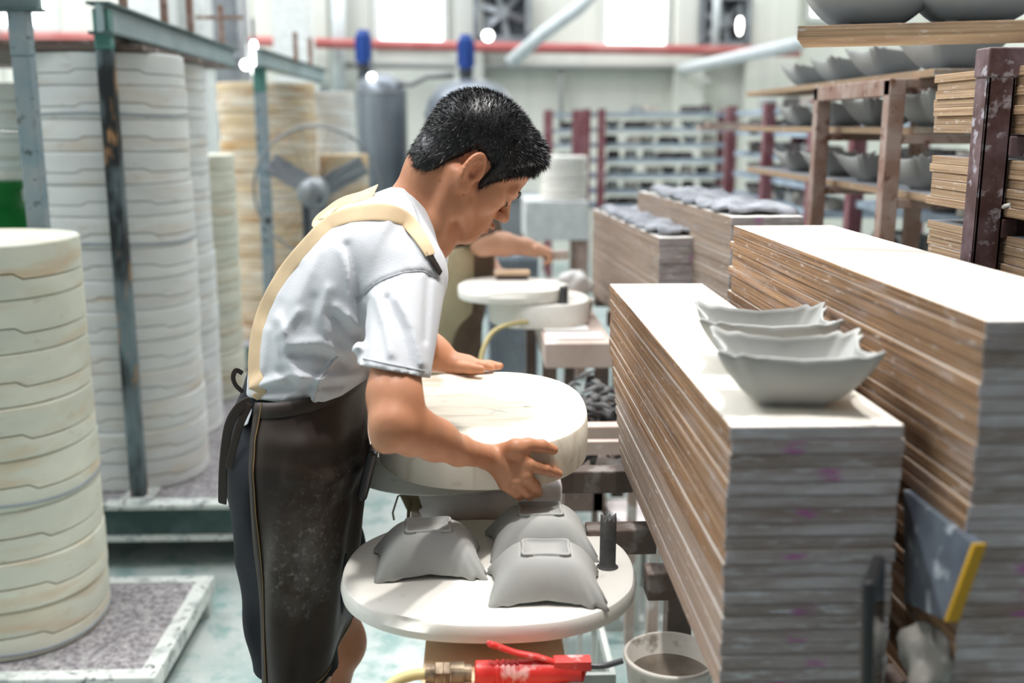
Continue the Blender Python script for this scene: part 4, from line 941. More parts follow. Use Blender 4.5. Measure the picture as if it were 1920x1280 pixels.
# nails
def nail(c, d, up, w, l):
    d = Vector(d).normalized(); up = Vector(up); up = (up - d * up.dot(d)).normalized(); s = d.cross(up); c = Vector(c); rows = []
    for i in range(5):
        a = (i / 4 - .5) * l; ww = w * (1 - .25 * abs(i / 4 - .5) * 2); rows.append([c + d * a + s * (x * ww) + up * (.0006 * (1 - (2 * x) ** 2)) for x in (-.5, -.25, 0, .25, .5)])
    MB().grid(rows).build('nail', M['nail'], worker, smooth=True, solid=.0006)
M['nail'] = plain('dusty_nail', srgb(226, 196, 184), .3, .5)
nail(PX(1036, 843, rimY(1036, 843) - .0102) + nv((-.001, -.0052, .0060)), (.8, .5, -.25), (0, -.6, .8), .010, .011)
nail(PX(1046, 888, rimY(1046, 888) - .009) + nv((-.001, -.0042, .0056)), (.8, .5, -.25), (0, -.5, .85), .008, .009)

# hair cap and bristles
hc = [hp(-.12, -.1, -.08), hp(.13, .1, .16)]; Hpts = np.array([hp(f, l, u) for f in (-.125, .125) for l in (-.1, .1) for u in (-.085, .15)])
FH = Field(Hpts.min(0), Hpts.max(0), .0028); head_prims(FH, True)
FH.chain([(hp(-.022, 0, -.005), .052), (hp(-.020, 0, -.045), .050), (NECK, .056)], .015)
ax = [FH.lo[i] + FH.h * np.arange(FH.n[i]) for i in range(3)]; G = np.stack(np.meshgrid(*ax, indexing='ij'), -1).astype(np.float32); L = (G - HO) @ HR
hx = np.array([-.14, -.098, -.080, -.058, -.040, -.024, -.014, .010, .024, .030, .036, .046, .060, .075, .088, .14])
hz = np.array([-.020, -.030, -.048, -.066, -.060, -.020, .018, .022, .018, -.018, -.020, .004, .030, .050, .066, .068])
lim = np.interp(L[..., 0], hx, hz); thick = .007 + .005 * np.clip((L[..., 2] - .02) / .09, 0, 1) + .009 * np.clip((L[..., 0] - .04) / .04, 0, 1)
thick = thick * np.clip((L[..., 2] - lim + .004) / .03, .12, 1)
FH.v = np.maximum(FH.v - thick.astype(np.float32), (lim - L[..., 2]).astype(np.float32) * .8)
Vh, Fh = FH.nets(); np_mesh('hair', Vh, Fh, M['hair'], worker, 1)
rng = np.random.default_rng(3); nf = 34000; pick = rng.integers(0, len(Fh), nf); tri = Vh[Fh[pick]]
w4 = rng.dirichlet((1, 1, 1, 1), nf); base = (tri * w4[..., None]).sum(1); nrm = np.cross(tri[:, 2] - tri[:, 0], tri[:, 3] - tri[:, 1]); nrm /= np.linalg.norm(nrm, axis=1)[:, None] + 1e-9
loc = (base - HO) @ HR; out = (base - hp(-.005, 0, .03)); out /= np.linalg.norm(out, axis=1)[:, None]
ok = (nrm * out).sum(1) > .15; base, nrm, loc, out = base[ok], nrm[ok], loc[ok], out[ok]
crown = hp(-.03, -.02, .14); flow = base - crown; flow -= nrm * (flow * nrm).sum(1)[:, None]; flow /= np.linalg.norm(flow, axis=1)[:, None] + 1e-9
front = np.clip((loc[:, 0] - .04) / .05, 0, 1)[:, None]; low = np.clip((.05 - loc[:, 2]) / .08, 0, 1)[:, None]
dirn = nrm * (1.0 - .6 * low) + flow * (.65 + .8 * low + .5 * front) + rng.normal(0, .28, base.shape); dirn /= np.linalg.norm(dirn, axis=1)[:, None]
ln = (.0085 + .006 * front + .001 * low) * rng.uniform(.6, 1.25, (len(base), 1)); sd = np.cross(dirn, rng.normal(0, 1, base.shape)); sd /= np.linalg.norm(sd, axis=1)[:, None]
b0 = base - nrm * .002; tv = np.stack([b0 - sd * .00055, b0 + sd * .00055, b0 + dirn * (ln + .002)], 1).reshape(-1, 3)
me = bpy.data.meshes.new('hair_bristles'); me.from_pydata(tv.tolist(), [], np.arange(len(tv)).reshape(-1, 3).tolist()); me.update(); me.materials.append(M['hair'])
hb = bpy.data.objects.new('hair_bristles', me); link(hb, worker); hb['kind'] = 'stuff'
# eyebrow and lashes laid on the skin
from mathutils.bvhtree import BVHTree
bs_head = BVHTree.FromPolygons([tuple(p) for p in hv], [tuple(f) for f in hfc])
def on_face(l, u, off):
    o = Vector(hp(.17, l, u)); h = bs_head.ray_cast(o, Vector(-Hf)); return h[0] + Vector(Hf) * off if h[0] is not None else Vector(hp(.1, l, u))
for s in (-1, 1):
    MB().tube([on_face(l * s, u, .0008) for l, u in ((.008, .0195), (.014, .0215), (.022, .0240), (.030, .0255), (.038, .0250), (.045, .0225))], [.0016, .0028, .0034, .0034, .0026, .0010], 8, flat=.8).build('eyebrow', M['hair'], worker, smooth=True)
    MB().tube([on_face(l * s, u, .0006) for l, u in ((.018, -.0012), (.023, -.0035), (.029, -.0048), (.035, -.0048), (.040, -.0034), (.0445, -.0010))], [.0007, .0015, .0019, .0019, .0016, .0008], 6).build('eyelashes', M['hair'], worker, smooth=True)
# ------------------------------------------------------------------ the worker's clothes
TORSO = [(755, 350), (778, 378), (790, 410), (797, 440), (806, 470), (816, 500), (820, 535), (808, 590), (785, 640), (745, 682), (706, 712), (700, 760), (694, 830), (454, 830), (452, 780), (454, 740),
         (462, 700), (468, 660), (480, 610), (505, 545), (545, 480), (590, 427), (640, 388), (690, 366), (735, 351)]
FOLDS = [([(651, 462), (666, 512), (668, 575), (678, 640)], -.006, 9), ([(640, 470), (654, 530), (655, 590)], .004, 8), ([(630, 574), (673, 612)], .006, 8), ([(622, 592), (664, 630)], -.004, 7),
         ([(522, 599), (544, 645), (601, 642), (648, 663), (673, 645)], .007, 10), ([(536, 668), (590, 664), (640, 682)], -.006, 10), ([(533, 645), (537, 674), (562, 707)], .006, 8), ([(520, 640), (522, 690), (545, 715)], -.005, 9),
         ([(486, 722), (544, 704), (601, 712), (680, 702)], .008, 8), ([(490, 736), (560, 728), (640, 722)], -.006, 7), ([(630, 667), (598, 714), (587, 757)], .006, 6), ([(612, 690), (582, 720), (570, 752)], -.004, 8),
         ([(616, 541), (601, 592), (612, 624)], .005, 10), ([(590, 560), (580, 610)], -.004, 10), ([(558, 584), (519, 638), (522, 685)], .006, 9), ([(500, 620), (492, 690)], .004, 9), ([(560, 500), (530, 570)], -.003, 12),
         ([(600, 470), (560, 560)], .003, 10), ([(705, 556), (723, 610), (734, 663)], .005, 8), ([(745, 559), (774, 613), (792, 681)], .005, 8), ([(725, 560), (752, 625), (768, 690)], -.004, 8), ([(803, 520), (799, 592), (796, 640)], -.004, 6),
         ([(690, 560), (686, 630), (684, 680)], -.003, 7), ([(670, 562), (713, 528), (759, 511), (795, 509), (817, 522)], -.0035, 3.5), ([(740, 380), (765, 430), (775, 480)], -.003, 10), ([(680, 692), (740, 703), (795, 718)], .0012, 5)]
def torso_field(F, poly, yc, wtop, wbot, S=.105, ylo=480, yhi=720, folds=(), sc=.085):
    ax = [F.lo[i] + F.h * np.arange(F.n[i]) for i in range(3)]; G = np.stack(np.meshgrid(*ax, indexing='ij'), -1).astype(np.float32); u, v, mpp = project(G)
    s = poly_sd(u, v, poly) * mpp; W = wtop + (wbot - wtop) * np.clip((v - ylo) / (yhi - ylo), 0, 1)
    e = np.clip(1 - s / S, 0, None); d = (np.where(e > 1, 1 + (e - 1) * 2, e ** 2) + np.abs((G[..., 1] - yc) / W) ** 2.2 - 1) * sc
    F.v = d.astype(np.float32); disp = np.zeros_like(F.v)
    for pts, a, w in folds: disp += 1.4 * a * np.exp(-(seg_dist(u, v, pts) / w) ** 2)
    return u, v, mpp, disp
FS = Field(PX(440, 770, 1.45) * nv((1, 0, 1)) + nv((-.03, 1.33, -.05)), PX(840, 330, 1.8) * nv((1, 0, 1)) + nv((.06, 2.06, .06)), .0037)
u, v, mpp, disp = torso_field(FS, TORSO, YC, .190, .186, folds=FOLDS)
FS.chain([(PX(752, 425, 1.665), .050), (PX(762, 500, 1.585), .056)], .03); FS.chain([(PX(752, 415, 1.775), .050), (SH_L, .056)], .03)
def sleeve(a, b, ra, rb): FS.cone(nv(a), nv(a) + (nv(b) - nv(a)) * 1.25, ra, ra + (rb - ra) * 1.25, .03)
cu_a, cu_b = PX(764, 528, 1.562), PX(737, 702, 1.428)
sleeve(cu_a, cu_b, .058, .0525)
nl = nv(EL_L) - SH_L; nl /= np.linalg.norm(nl); el = SH_L + nl * .17
sleeve(SH_L, el, .062, .052)
FS.v = FS.v - disp
HEM = [(440, 740), (456, 743), (476, 747), (530, 755), (592, 759), (640, 742), (690, 709), (760, 660), (900, 600)]
hem = np.interp(u, [p[0] for p in HEM], [p[1] for p in HEM]); arm_t = ((np.stack(np.meshgrid(*[FS.lo[i] + FS.h * np.arange(FS.n[i]) for i in range(3)], indexing='ij'), -1).astype(np.float32) - cu_b))
q_ = arm_t; ba_ = (cu_b - cu_a) / np.linalg.norm(cu_b - cu_a); rad_ = np.sqrt(np.maximum(0, (q_ * q_).sum(-1) - (q_ @ ba_) ** 2))
slm = (rad_ < .085) & (FS.lo[1] + FS.h * np.arange(FS.n[1])[None, :, None] < 1.52)
FS.v = np.where(~slm, np.maximum(FS.v, ((v - hem) * mpp).astype(np.float32)), FS.v)
cutv = ((v - (685 + (u - 678) * .19)) * mpp).astype(np.float32)
FS.v = np.where(slm, np.maximum(FS.v, cutv), FS.v).astype(np.float32)
FS.put(lambda P: -((P - el) @ nl) + np.maximum(0, np.sqrt(np.maximum(0, ((P - el) ** 2).sum(-1) - ((P - el) @ nl) ** 2)) - .075) * 8, el - .09, el + .12, 0, True)
# neck opening: keep the cloth off the neck so the collar has an edge
FS.chain([(NECK + nv((.02, 0, .035)), .056), (hp(-.03, 0, -.03), .060)], .004, True)
Vs, Fs = largest(*FS.nets()); shirt = np_mesh('t_shirt', Vs, Fs, M['shirt'], worker, 2)
# cuff hem line
# ------------------------------------------------------------------ shorts
FT = Field(PX(400, 1300, 1.5) * nv((1, 0, 1)) + nv((-.03, 1.45, -.02)), PX(720, 700, 1.8) * nv((1, 0, 1)) + nv((.1, 2.0, .05)), .006)
FT.chain([(PX(572, 735, YC), .100), (PX(556, 830, YC), .112), (PX(548, 890, YC), .116)], .02, ys=1.18)
FT.chain([(PX(540, 890, 1.645), .098), (PX(547, 1050, 1.635), .088), (PX(560, 1272, 1.615), .070)], .02)
FT.chain([(PX(560, 890, 1.79), .098), (PX(590, 1040, 1.81), .085), (PX(620, 1180, 1.84), .070)], .02)
ax = [FT.lo[i] + FT.h * np.arange(FT.n[i]) for i in range(3)]; G = np.stack(np.meshgrid(*ax, indexing='ij'), -1).astype(np.float32); u, v, mpp = project(G)
FT.v -= (.004 * np.sin((u - .25 * v) * .09) * np.clip((v - 850) / 200, 0, 1) + .003 * np.sin((u + .6 * v) * .05)).astype(np.float32)
FT.v = np.maximum(FT.v, ((1262 - (G[..., 1] > 1.73) * 85) * 0 + (PX(560, 1277, 1.61)[2] - G[..., 2])).astype(np.float32))
Vt, Ft = largest(*FT.nets()); shorts = np_mesh('shorts', Vt, Ft, M['shorts'], worker, 2)
from mathutils.bvhtree import BVHTree
def bvh_of(Vv, Ff): return BVHTree.FromPolygons([tuple(p) for p in Vv], [tuple(f) for f in Ff])
bs_shirt, bs_shorts = bvh_of(Vs, Fs), bvh_of(Vt, Ft)
def on_surface(bvh, px, py, off=.003):
    d = ray(px, py).normalized(); h = bvh.ray_cast(CAM, d)
    if h[0] is None: return None
    return h[0] + h[1] * off
def ribbon(name, pts, width, mat, parent, thick=.0016, nrm=None, sub=1):
    """flat band along points; nrm: surface normals per point"""
    pts = [Vector(p) for p in pts]; rows = []
    for i, p in enumerate(pts):
        t = (pts[min(i + 1, len(pts) - 1)] - pts[max(i - 1, 0)]).normalized(); n = Vector(nrm[i]) if nrm else Vector((0, -1, 0)); s = t.cross(n).normalized(); w = width[i] if hasattr(width, '__len__') else width
        rows.append([p + s * (x * w) for x in (-.5, -.17, .17, .5)])
    return MB().grid(rows).build(name, mat, parent, smooth=True, solid=thick, sub=sub)
def dense(pts, n):
    out = []
    for i in range(len(pts) - 1):
        p0, p1, p2, p3 = (Vector(pts[max(0, min(len(pts) - 1, i + k))]) for k in (-1, 0, 1, 2))
        for j in range(n):
            t = j / n; out.append(.5 * ((2 * p1) + (p2 - p0) * t + (2 * p0 - 5 * p1 + 4 * p2 - p3) * t * t + (3 * p1 - p0 - 3 * p2 + p3) * t ** 3))
    return out + [Vector(pts[-1])]
# ------------------------------------------------------------------ apron skirt: a sheet wrapped from the near back edge round the front
apron = thing('apron_group', worker.location, '', '')
bpy.data.objects.remove(apron)
AL = [(730, 472), (748, 470), (800, 466), (850, 466), (900, 470), (950, 474), (1050, 480), (1150, 484), (1272, 490)]
AR = [(700, 696), (735, 692), (790, 690), (850, 686), (875, 690), (905, 684), (930, 676), (960, 678), (1000, 674), (1060, 672), (1120, 667), (1180, 660), (1230, 648), (1275, 640)]
def itp(tab, y): return float(np.interp(y, [a for a, b in tab], [b for a, b in tab]))
rows = []; NA = 56
for i in range(64):
    w = i / 63; r = []
    for j in range(NA + 1):
        q = j / NA; ph = math.radians(126 - q * 236)
        ytop = 738 - 36 * min(1, max(0, (126 - math.degrees(ph)) / 110)); ybot = float(np.interp(math.degrees(ph), [-110, 0, 45, 90, 126], [1205, 1224, 1250, 1260, 1266]))
        y = ytop + (ybot - ytop) * w
        xl, xr = itp(AL, y), itp(AR, y); ry = .158 + .040 * min(1, w * 5)
        A, B = at(xl, y, Y=1.54), at(xr, y, Y=1.70); rx = (B.x - A.x) / 1.588; cx = B.x - rx
        fold = .006 * math.sin(ph * 7 + w * 3) * w + .004 * math.sin(ph * 11 - w * 9) * (1 - abs(2 * w - 1))
        d1 = w - (.10 + .22 * q) ; fold += .010 * math.exp(-(d1 / .035) ** 2) * max(0, math.sin(min(1, q * 2.2) * math.pi))
        d2 = w - (.17 + .35 * q); fold += .006 * math.exp(-(d2 / .03) ** 2) * (1 if .15 < q < .55 else 0)
        z = at((xl + xr) / 2, y, Y=1.62).z
        r.append(V(cx + (rx + fold) * math.cos(ph), 1.70 - (ry + fold) * math.sin(ph), z))
    rows.append(r)
apron = MB().grid(rows).build('apron', M['apron'], worker, smooth=True, solid=.0022, sub=1)
def edge_pts(j, off): return [r[j] + (r[j] - V(B.x - .1, 1.70, r[j].z)).normalized() * off for r in rows]
hemb = [rows[-1][j] + V(0, 0, .004) for j in range(NA + 1)]
def band(name, rowsA, mat, w=None): return MB().grid(rowsA).build(name, mat, apron, smooth=True, solid=.0016)
def outw(i, j, o):
    c = V((rows[i][0].x + rows[i][NA // 2].x) / 2, 1.70, rows[i][j].z); return rows[i][j] + (rows[i][j] - c).normalized() * o
band('side_hem', [[outw(i, 0, .0026), outw(i, 1, .0028), outw(i, 2, .0026)] for i in range(64)], M['apron_edge'])
band('bottom_hem', [[outw(63, j, .0024), outw(62, j, .0026)] for j in range(NA + 1)], M['apron_edge'])
band('waist_band', [[outw(0, j, .0026), outw(1, j, .0030), outw(3, j, .0026)] for j in range(0, NA + 1)], M['apron_edge'])
MB().tube([outw(i, 2, .0042) for i in range(64)], .0008, 5).build('stitching', M['stitch'], apron)
MB().tube([outw(61, j, .0036) for j in range(NA + 1)], .0008, 5).build('stitching', M['stitch'], apron)
# waist pocket with phone clip on the apron front
pk = at(684, 880, Y=1.60)
MB().box(pk + V(.006, -.004, -.002), (.016, .055, .085), rot=Matrix.Rotation(.25, 3, 'Y')).build('clip_case', M['black'], apron, bevel=.006)
# bib on the chest (mostly behind the arm)
rows2 = []
for i in range(18):
    w = i / 17; r = []
    for j in range(13):
        q = j / 12 - .5; px = 818 - 2 * w - 118 * max(0, w - .35) ** 1.2; py = 485 + 225 * w
        c = at(px, py, Y=1.72); r.append(V(c.x + .012 - .05 * (abs(q) * 2) ** 2.2, 1.72 + q * (.20 + .06 * w), c.z + .004 * math.cos(q * 9)))
    rows2.append(r)
MB().grid(rows2).build('bib', M['apron'], apron, smooth=True, solid=.0022, sub=1)
# webbing straps lying on the shirt
def surf_path(pxs, off=.004, bvh=None):
    out, nr = [], []
    for px, py in pxs:
        d = ray(px, py).normalized(); h = (bvh or bs_shirt).ray_cast(CAM, d)
        if h[0] is None:
            p = at(px, py, Y=YC); h = (bvh or bs_shirt).find_nearest(p)
        out.append(h[0] + h[1] * off); nr.append(h[1])
    return out, nr
def px_dense(pts, n=6): return [(float(p[0]), float(p[1])) for p in dense([(a, b, 0) for a, b in pts], n)]
def strap(pts, width, name='strap', off=.005, taper=None):
    p, n = surf_path(px_dense(pts), off)
    if taper: width = [width + (taper - width) * max(0, i / (len(p) - 1) - .72) / .28 for i in range(len(p))]
    for _ in range(3): p = [p[0]] + [(p[i - 1] + p[i] * 2 + p[i + 1]) / 4 for i in range(1, len(p) - 1)] + [p[-1]]; n = [n[0]] + [((n[i - 1] + n[i] * 2 + n[i + 1]) / 4).normalized() for i in range(1, len(n) - 1)] + [n[-1]]
    n = [(a + (CAM - b).normalized() * .7).normalized() for a, b in zip(n, p)]
    return ribbon(name, p, width, M['strap'], apron, .002, n)
strap([(488, 740), (485, 715), (484, 670), (490, 622), (506, 572), (540, 512), (580, 464), (616, 427), (642, 412), (680, 404), (715, 402), (748, 408), (775, 432), (795, 464), (804, 482)], .032, taper=.016)
p, n_ = surf_path(px_dense([(801, 474), (808, 488), (815, 500), (823, 514)]), .004); ribbon('bib_corner', p, .012, M['apron'], apron, .002, n_)
strap([(612, 424), (596, 408), (606, 396), (640, 386), (680, 372), (706, 364)], .034)
p, n_ = surf_path([(612, 412), (622, 408), (632, 406)], .009); ribbon('strap_joint', p, .03, M['strap'], apron, .003, n_)
# shirt seams: armhole, cuff hem, side seam, collar edge
M['seam'] = plain('shirt_seam', srgb(186, 188, 193), .8)
for pts in ([(668, 566), (690, 543), (713, 527), (740, 516), (770, 509), (795, 509), (815, 521)], [(682, 672), (712, 679), (745, 686), (775, 692), (796, 695)], [(632, 668), (612, 694), (598, 715), (588, 752)], [(757, 356), (772, 378), (783, 405), (790, 432), (795, 448)]):
    p, n_ = surf_path(px_dense(pts), .0006)
    for _ in range(2): p = [p[0]] + [(p[i - 1] + p[i] * 2 + p[i + 1]) / 4 for i in range(1, len(p) - 1)] + [p[-1]]
    MB().tube(p, .0014, 6).build('seam', M['seam'], shirt, smooth=True)
# tie ribbons and shirt tail behind the waist
def tie(pts, w, Y, mat=M['apron_edge'], nm='tie'):
    q = [at(a, b, Y=Y + c) for a, b, c in pts]; q = dense(q, 5); ribbon(nm, q, w, mat, apron, .0016, [(-.35, -.94, 0)] * len(q))
tie([(470, 752, -.01), (448, 765, -.01), (430, 795, -.005), (422, 840, 0), (418, 890, .0), (417, 945, .005)], .017, 1.60)
tie([(468, 756, -.012), (452, 790, -.012), (440, 830, -.01), (428, 880, -.005)], .014, 1.60)
tie([(456, 735, 0), (442, 722, 0), (437, 706, 0), (443, 694, 0), (455, 700, 0)], .009, 1.66)
tail = [[at(470 + 4 * math.sin(i), 752 + i * 9, Y=1.615 - .004 * i) + V(0, .0, 0), at(455 - i * 1.5, 762 + i * 8, Y=1.64), at(447 - i * 1.0, 770 + i * 7 - i * i * .6, Y=1.67)] for i in range(6)]
MB().grid(tail).build('shirt_tail', M['shirt'], worker, smooth=True, solid=.002, sub=2)
# three white stripes at the shorts' hem
for k in range(3):
    p, n_ = [], []
    for s in range(5):
        h = bs_shorts.ray_cast(CAM, ray(574 + k * 16 - s * .3, 1260 + s * 3.5).normalized())
        if h[0] is not None: p.append(h[0] + h[1] * .002); n_.append(h[1])
    if len(p) > 2: ribbon('stripe', p, .0075, M['white_stripe'], shorts, .001, n_)
# sandals (out of frame)
for A in (AN_R, AN_L):
    MB().box(V(A[0] + .05, A[1], .012), (.26, .09, .024)).build('sandal', M['black'], worker, bevel=.012, seg=3)
# ------------------------------------------------------------------ racks on the right
GR = 'boards in the near right rack'
xb_ = at(1750, 290, Y=1.93).x
pR = at(1853, 300, X=xb_ - .027); pRy = pR.y; z_top = at(1845, 90, Y=pRy).z
levels = []
for nm, y0, y1, py0 in (('upper', 140, 245, 1757), ('middle', 291, 376, 1742), ('lower', 412, 545, 1738)):
    zt, zb = at(py0, y0, Y=1.93).z, at(py0, y1, Y=1.93).z; n = max(3, round((zt - zb) / .0149)); levels.append(zt - n * .0149)
    for i in range(n):
        sh = random.uniform(-.012, .012)
        board_obj(.184, 1.0, .0146, M['board_light'], (xb_ + .092 + random.uniform(-.003, .003), 1.93 - .5 + sh + (.01 if nm == 'upper' else 0), zt - .0073 - i * .0149), random.uniform(-.004, .004),
                  '%s of the light boards on the %s arms of the near rack' % (ORD[i], nm), GR)
t = thing('board_rack', (xb_ + .09, pRy, 0), 'dark purple-brown steel rack with arms holding light boards', 'rack')
w = .044
for x in (xb_ - .027, xb_ + .225):
    o = MB().box2((x - w / 2, pRy - w / 2, 0), (x - w / 2 + .006, pRy + w / 2, z_top - .045)).box2((x - w / 2, pRy - w / 2, 0), (x + w / 2, pRy - w / 2 + .006, z_top - .045)).box2((x + w / 2 - .006, pRy - w / 2, 0), (x + w / 2, pRy + w / 2, z_top - .045))
    o.build('post', M['rust_dark'], t, bevel=.0015)
    for z in levels:
        b = MB().box2((x + w / 2 - .002, pRy - w / 2 - .004, z - .034), (x + w / 2 + .022, pRy + w / 2, z - .003)); b.build('bracket', M['rust_dark'], t, bevel=.002)
for z in levels: MB().box2((xb_ + .002, pRy - .016, z - .03), (xb_ + .2, pRy + .016, z - .0005)).build('arm', M['rust_dark'], t, bevel=.002)
for z in levels: MB().box2((xb_ + .002, pRy - .62, z - .03), (xb_ + .2, pRy - .58, z - .0005)).build('arm', M['rust_dark'], t, bevel=.002)
for x in (xb_ - .027, xb_ + .225): MB().box2((x - w / 2, pRy - .62, 0), (x + w / 2, pRy - .58, z_top - .045)).build('post', M['rust_dark'], t, bevel=.002)
MB().box2((xb_ - .027 - w / 2 - .003, pRy - w / 2 - .002, z_top - .045), (xb_ + .225 + w / 2, pRy + w / 2 + .002, z_top)).build('top_rail', M['rust_dark'], t, bevel=.003)
MB().tube([at(1880, 388, Y=pRy - .02), at(1893, 384, Y=pRy - .03), at(1899, 396, Y=pRy - .03)], .004, 6).build('paper_curl', M['white_paint'], t)
# shelf board on top of the rack carrying two bowls
zs = z_top + .001; cA = at(1494, 74, z=zs); rzs = math.radians(-20); dl, dw = V(math.cos(rzs), math.sin(rzs), 0), V(-math.sin(rzs), math.cos(rzs), 0)
Ls, Ws = 1.0, .17; cs = cA + dl * (Ls / 2) + dw * (Ws / 2)
board_obj(Ws, Ls, .0185, M['board_light'], (cs.x, cs.y, zs + .00925), rzs - math.pi / 2, 'single plywood board on top of the near rack under two bowls', 'top board of the near rack')
for px, lb in ((1628, 'left one of two large clay bowls on the top rack board'), (1832, 'right one of two large clay bowls on the top rack board')):
    p = at(px, 44, z=zs + .0187); tt = (p - cA).dot(dl); p = cA + dl * tt + dw * .085; bowl(V(p.x, p.y, zs + .0187), rzs + .1, lb, GB, s=1.25)
# second rack with bowls on boards
X2 = 1.0
t = thing('bowl_rack', (X2 + .1, 3.1, 0), 'dusty brown steel rack with boards full of clay bowls', 'rack')
yA, yB = at(1535, 300, X=X2).y, at(1668, 300, X=X2).y; zt2 = at(1600, 157, X=X2).z
for y in (yA, yB):
    for x in (X2, X2 + .29): MB().box2((x - .02, y - .02, 0), (x + .02, y + .02, zt2)).build('post', M['rust_pale'], t, bevel=.003)
for x in (X2, X2 + .29): MB().box2((x - .02, yB - .021, zt2 - .04), (x + .02, yA + .021, zt2 + .001)).build('top_rail', M['rust_pale'], t, bevel=.003)
zl = [zt2 + .012, at(1535, 242, Y=3.4).z, at(1535, 332, Y=3.4).z]
for k, z in enumerate(zl):
    for y in (yA, yB): MB().box2((X2 + .021, y - .018, z - .032), (X2 + .27, y + .018, z - .011)).build('arm', M['rust_pale'], t, bevel=.002)
    yc = 3.12 + (.32, .5, .2)[k] * .5; nmk = ('top', 'middle', 'bottom')[k]
    board_obj(.19, 1.7, .018, M['board_light'], (X2 + .145, yc, z - .0015), 0, '%s long board of the brown bowl rack' % nmk, 'boards of the bowl rack')
    for j, (y, sc) in enumerate(((3.62, .95), (3.28, 1.0), (2.94, 1.05), (2.56, 1.15))):
        bowl(V(X2 + .145, y + .02 * k, z + .0078), .1 + .05 * j, '%s clay bowl from the far end on the %s board of the brown rack' % (('first', 'second', 'third', 'fourth')[j], nmk), GB, s=1.15 * sc)
# far racks with shelves of unfired ware
M['ware_pale'] = plain('pale_dry_ware', srgb(206, 196, 184), .8); M['ware_dark'] = plain('dark_damp_ware', srgb(104, 98, 96), .7)
def ware_mesh(kind):
    m = MB()
    if kind == 0: m.lathe([(.03, 0), (.05, .02), (.07, .06), (.075, .075), (.068, .075), (.045, .03), (.001, .02)], n=14)
    elif kind == 1: m.lathe([(.05, 0), (.055, .01), (.055, .07), (.04, .085), (.001, .085)], n=14)
    else: m.box((0, 0, .03), (.15, .12, .055)).box((0, 0, .062), (.12, .10, .012))
    return m.mesh('ware')
WARE = []
for k in range(3):
    for mt in (M['ware_pale'], M['ware_dark'], M['clay']):
        me = ware_mesh(k); me.materials.append(mt); WARE.append((k, me))
def far_rack(x0, x1, y0, y1, zs, label, posts, along, ware_label, group, dens=1.0, shelf='shelf_blue'):
    t = thing('ware_rack', ((x0 + x1) / 2, (y0 + y1) / 2, 0), label, 'rack'); n = 0
    for (x, y) in posts: MB().box2((x - .03, y - .03, 0), (x + .03, y + .03, max(zs) + .03)).build('post', M['rack_red'], t)
    for zi, z in enumerate(sorted(zs, reverse=True)):
        MB().box2((x0, y0, z - .03), (x1, y1, z)).build('shelf', M[shelf], t)
        L = (x1 - x0) if along == 'x' else (y1 - y0); cnt = int(L / .19 * dens)
        for i in range(cnt):
            if z == max(zs) and random.random() < .4: continue
            k, me = random.choice(WARE + WARE[1::3] + WARE[1::3] + WARE[2::3]); o = bpy.data.objects.new('unfired_ware', me); q = (i + .5 + random.uniform(-.2, .2)) / cnt * (L - .24) + .12
            o.location = (x0 + q, y0 + .12, z) if along == 'x' else (x0 + .1, y0 + q, z); o.scale = (1, 1, min(1, .85)); o.rotation_euler.z = random.uniform(0, 3); col.objects.link(o); n += 1
            tag(o, '%s piece from the %s on the %s shelf of %s' % (ORD[i] if i else 'first', 'left' if along == 'x' else 'near end', ('top' if zi == 0 else ORD[zi]), ware_label), 'ware', group)
xr0, xr1 = at(1108, 300, Y=8.9).x, at(1372, 300, Y=8.9).x
zsr = [at(1200, y, Y=8.9).z for y in (211, 240, 269, 298, 327, 356, 384)]
far_rack(xr0, xr1, 8.9, 9.35, zsr, 'far red-posted rack with blue shelves facing the camera', [(xr0 - .04, 8.9), (xr0 + .08, 8.86), (xr1, 8.9), (xr0 - .04, 9.35), (xr1, 9.35)], 'x', 'far camera-facing rack', 'ware on the far facing rack')
xq0, xq1 = at(1030, 300, Y=9.9).x, at(1098, 300, Y=9.9).x
far_rack(xq0, xq1, 9.9, 10.3, [at(1060, y, Y=9.9).z for y in (212, 242, 270, 300)], 'farthest red-posted rack beside the worker\'s forehead', [(xq0, 9.9), (xq1 - .1, 9.9), (xq0, 10.3), (xq1, 10.3)], 'x', 'the farthest rack', 'ware on the farthest rack')
X3 = 1.66
y3a, y3b = at(1374, 300, X=X3).y, at(1535, 300, X=X3).y
far_rack(X3, X3 + .5, y3b, y3a, [at(1374, y, X=X3).z for y in (208, 244, 282, 320, 358)], 'long red-posted rack with blue shelves receding on the right', [(X3 - .02, y3a), (X3 - .02, at(1445, 300, X=X3).y), (X3 + .1, at(1460, 300, X=X3).y), (X3 - .02, y3b), (X3 + .5, y3a), (X3 + .5, y3b)], 'y', 'receding right rack', 'ware on the receding rack')
far_rack(1.6, 2.2, 2.9, 4.4, [.35, .7, .95, 1.12, 1.28, 1.44], 'low dark rack behind the brown bowl rack', [(1.6, 2.9), (1.6, 4.4), (2.2, 4.4), (2.2, 2.9)], 'y', 'rack behind the bowl rack', 'ware behind the bowl rack', .8, 'shelf_blue')
a = at(1328, 237, Y=6.3); a.z = at(1374, 244, X=X3).z + .0155
tag(MB().box((a.x + .45, 6.3, a.z), (1.0, .2, .03), -.1).box((a.x + .45, 6.3, a.z + .0225), (.9, .18, .015), -.08).build('resting_plank', M['wood_pale']), 'pale orange plank laid across the far blue-shelved rack', 'plank')
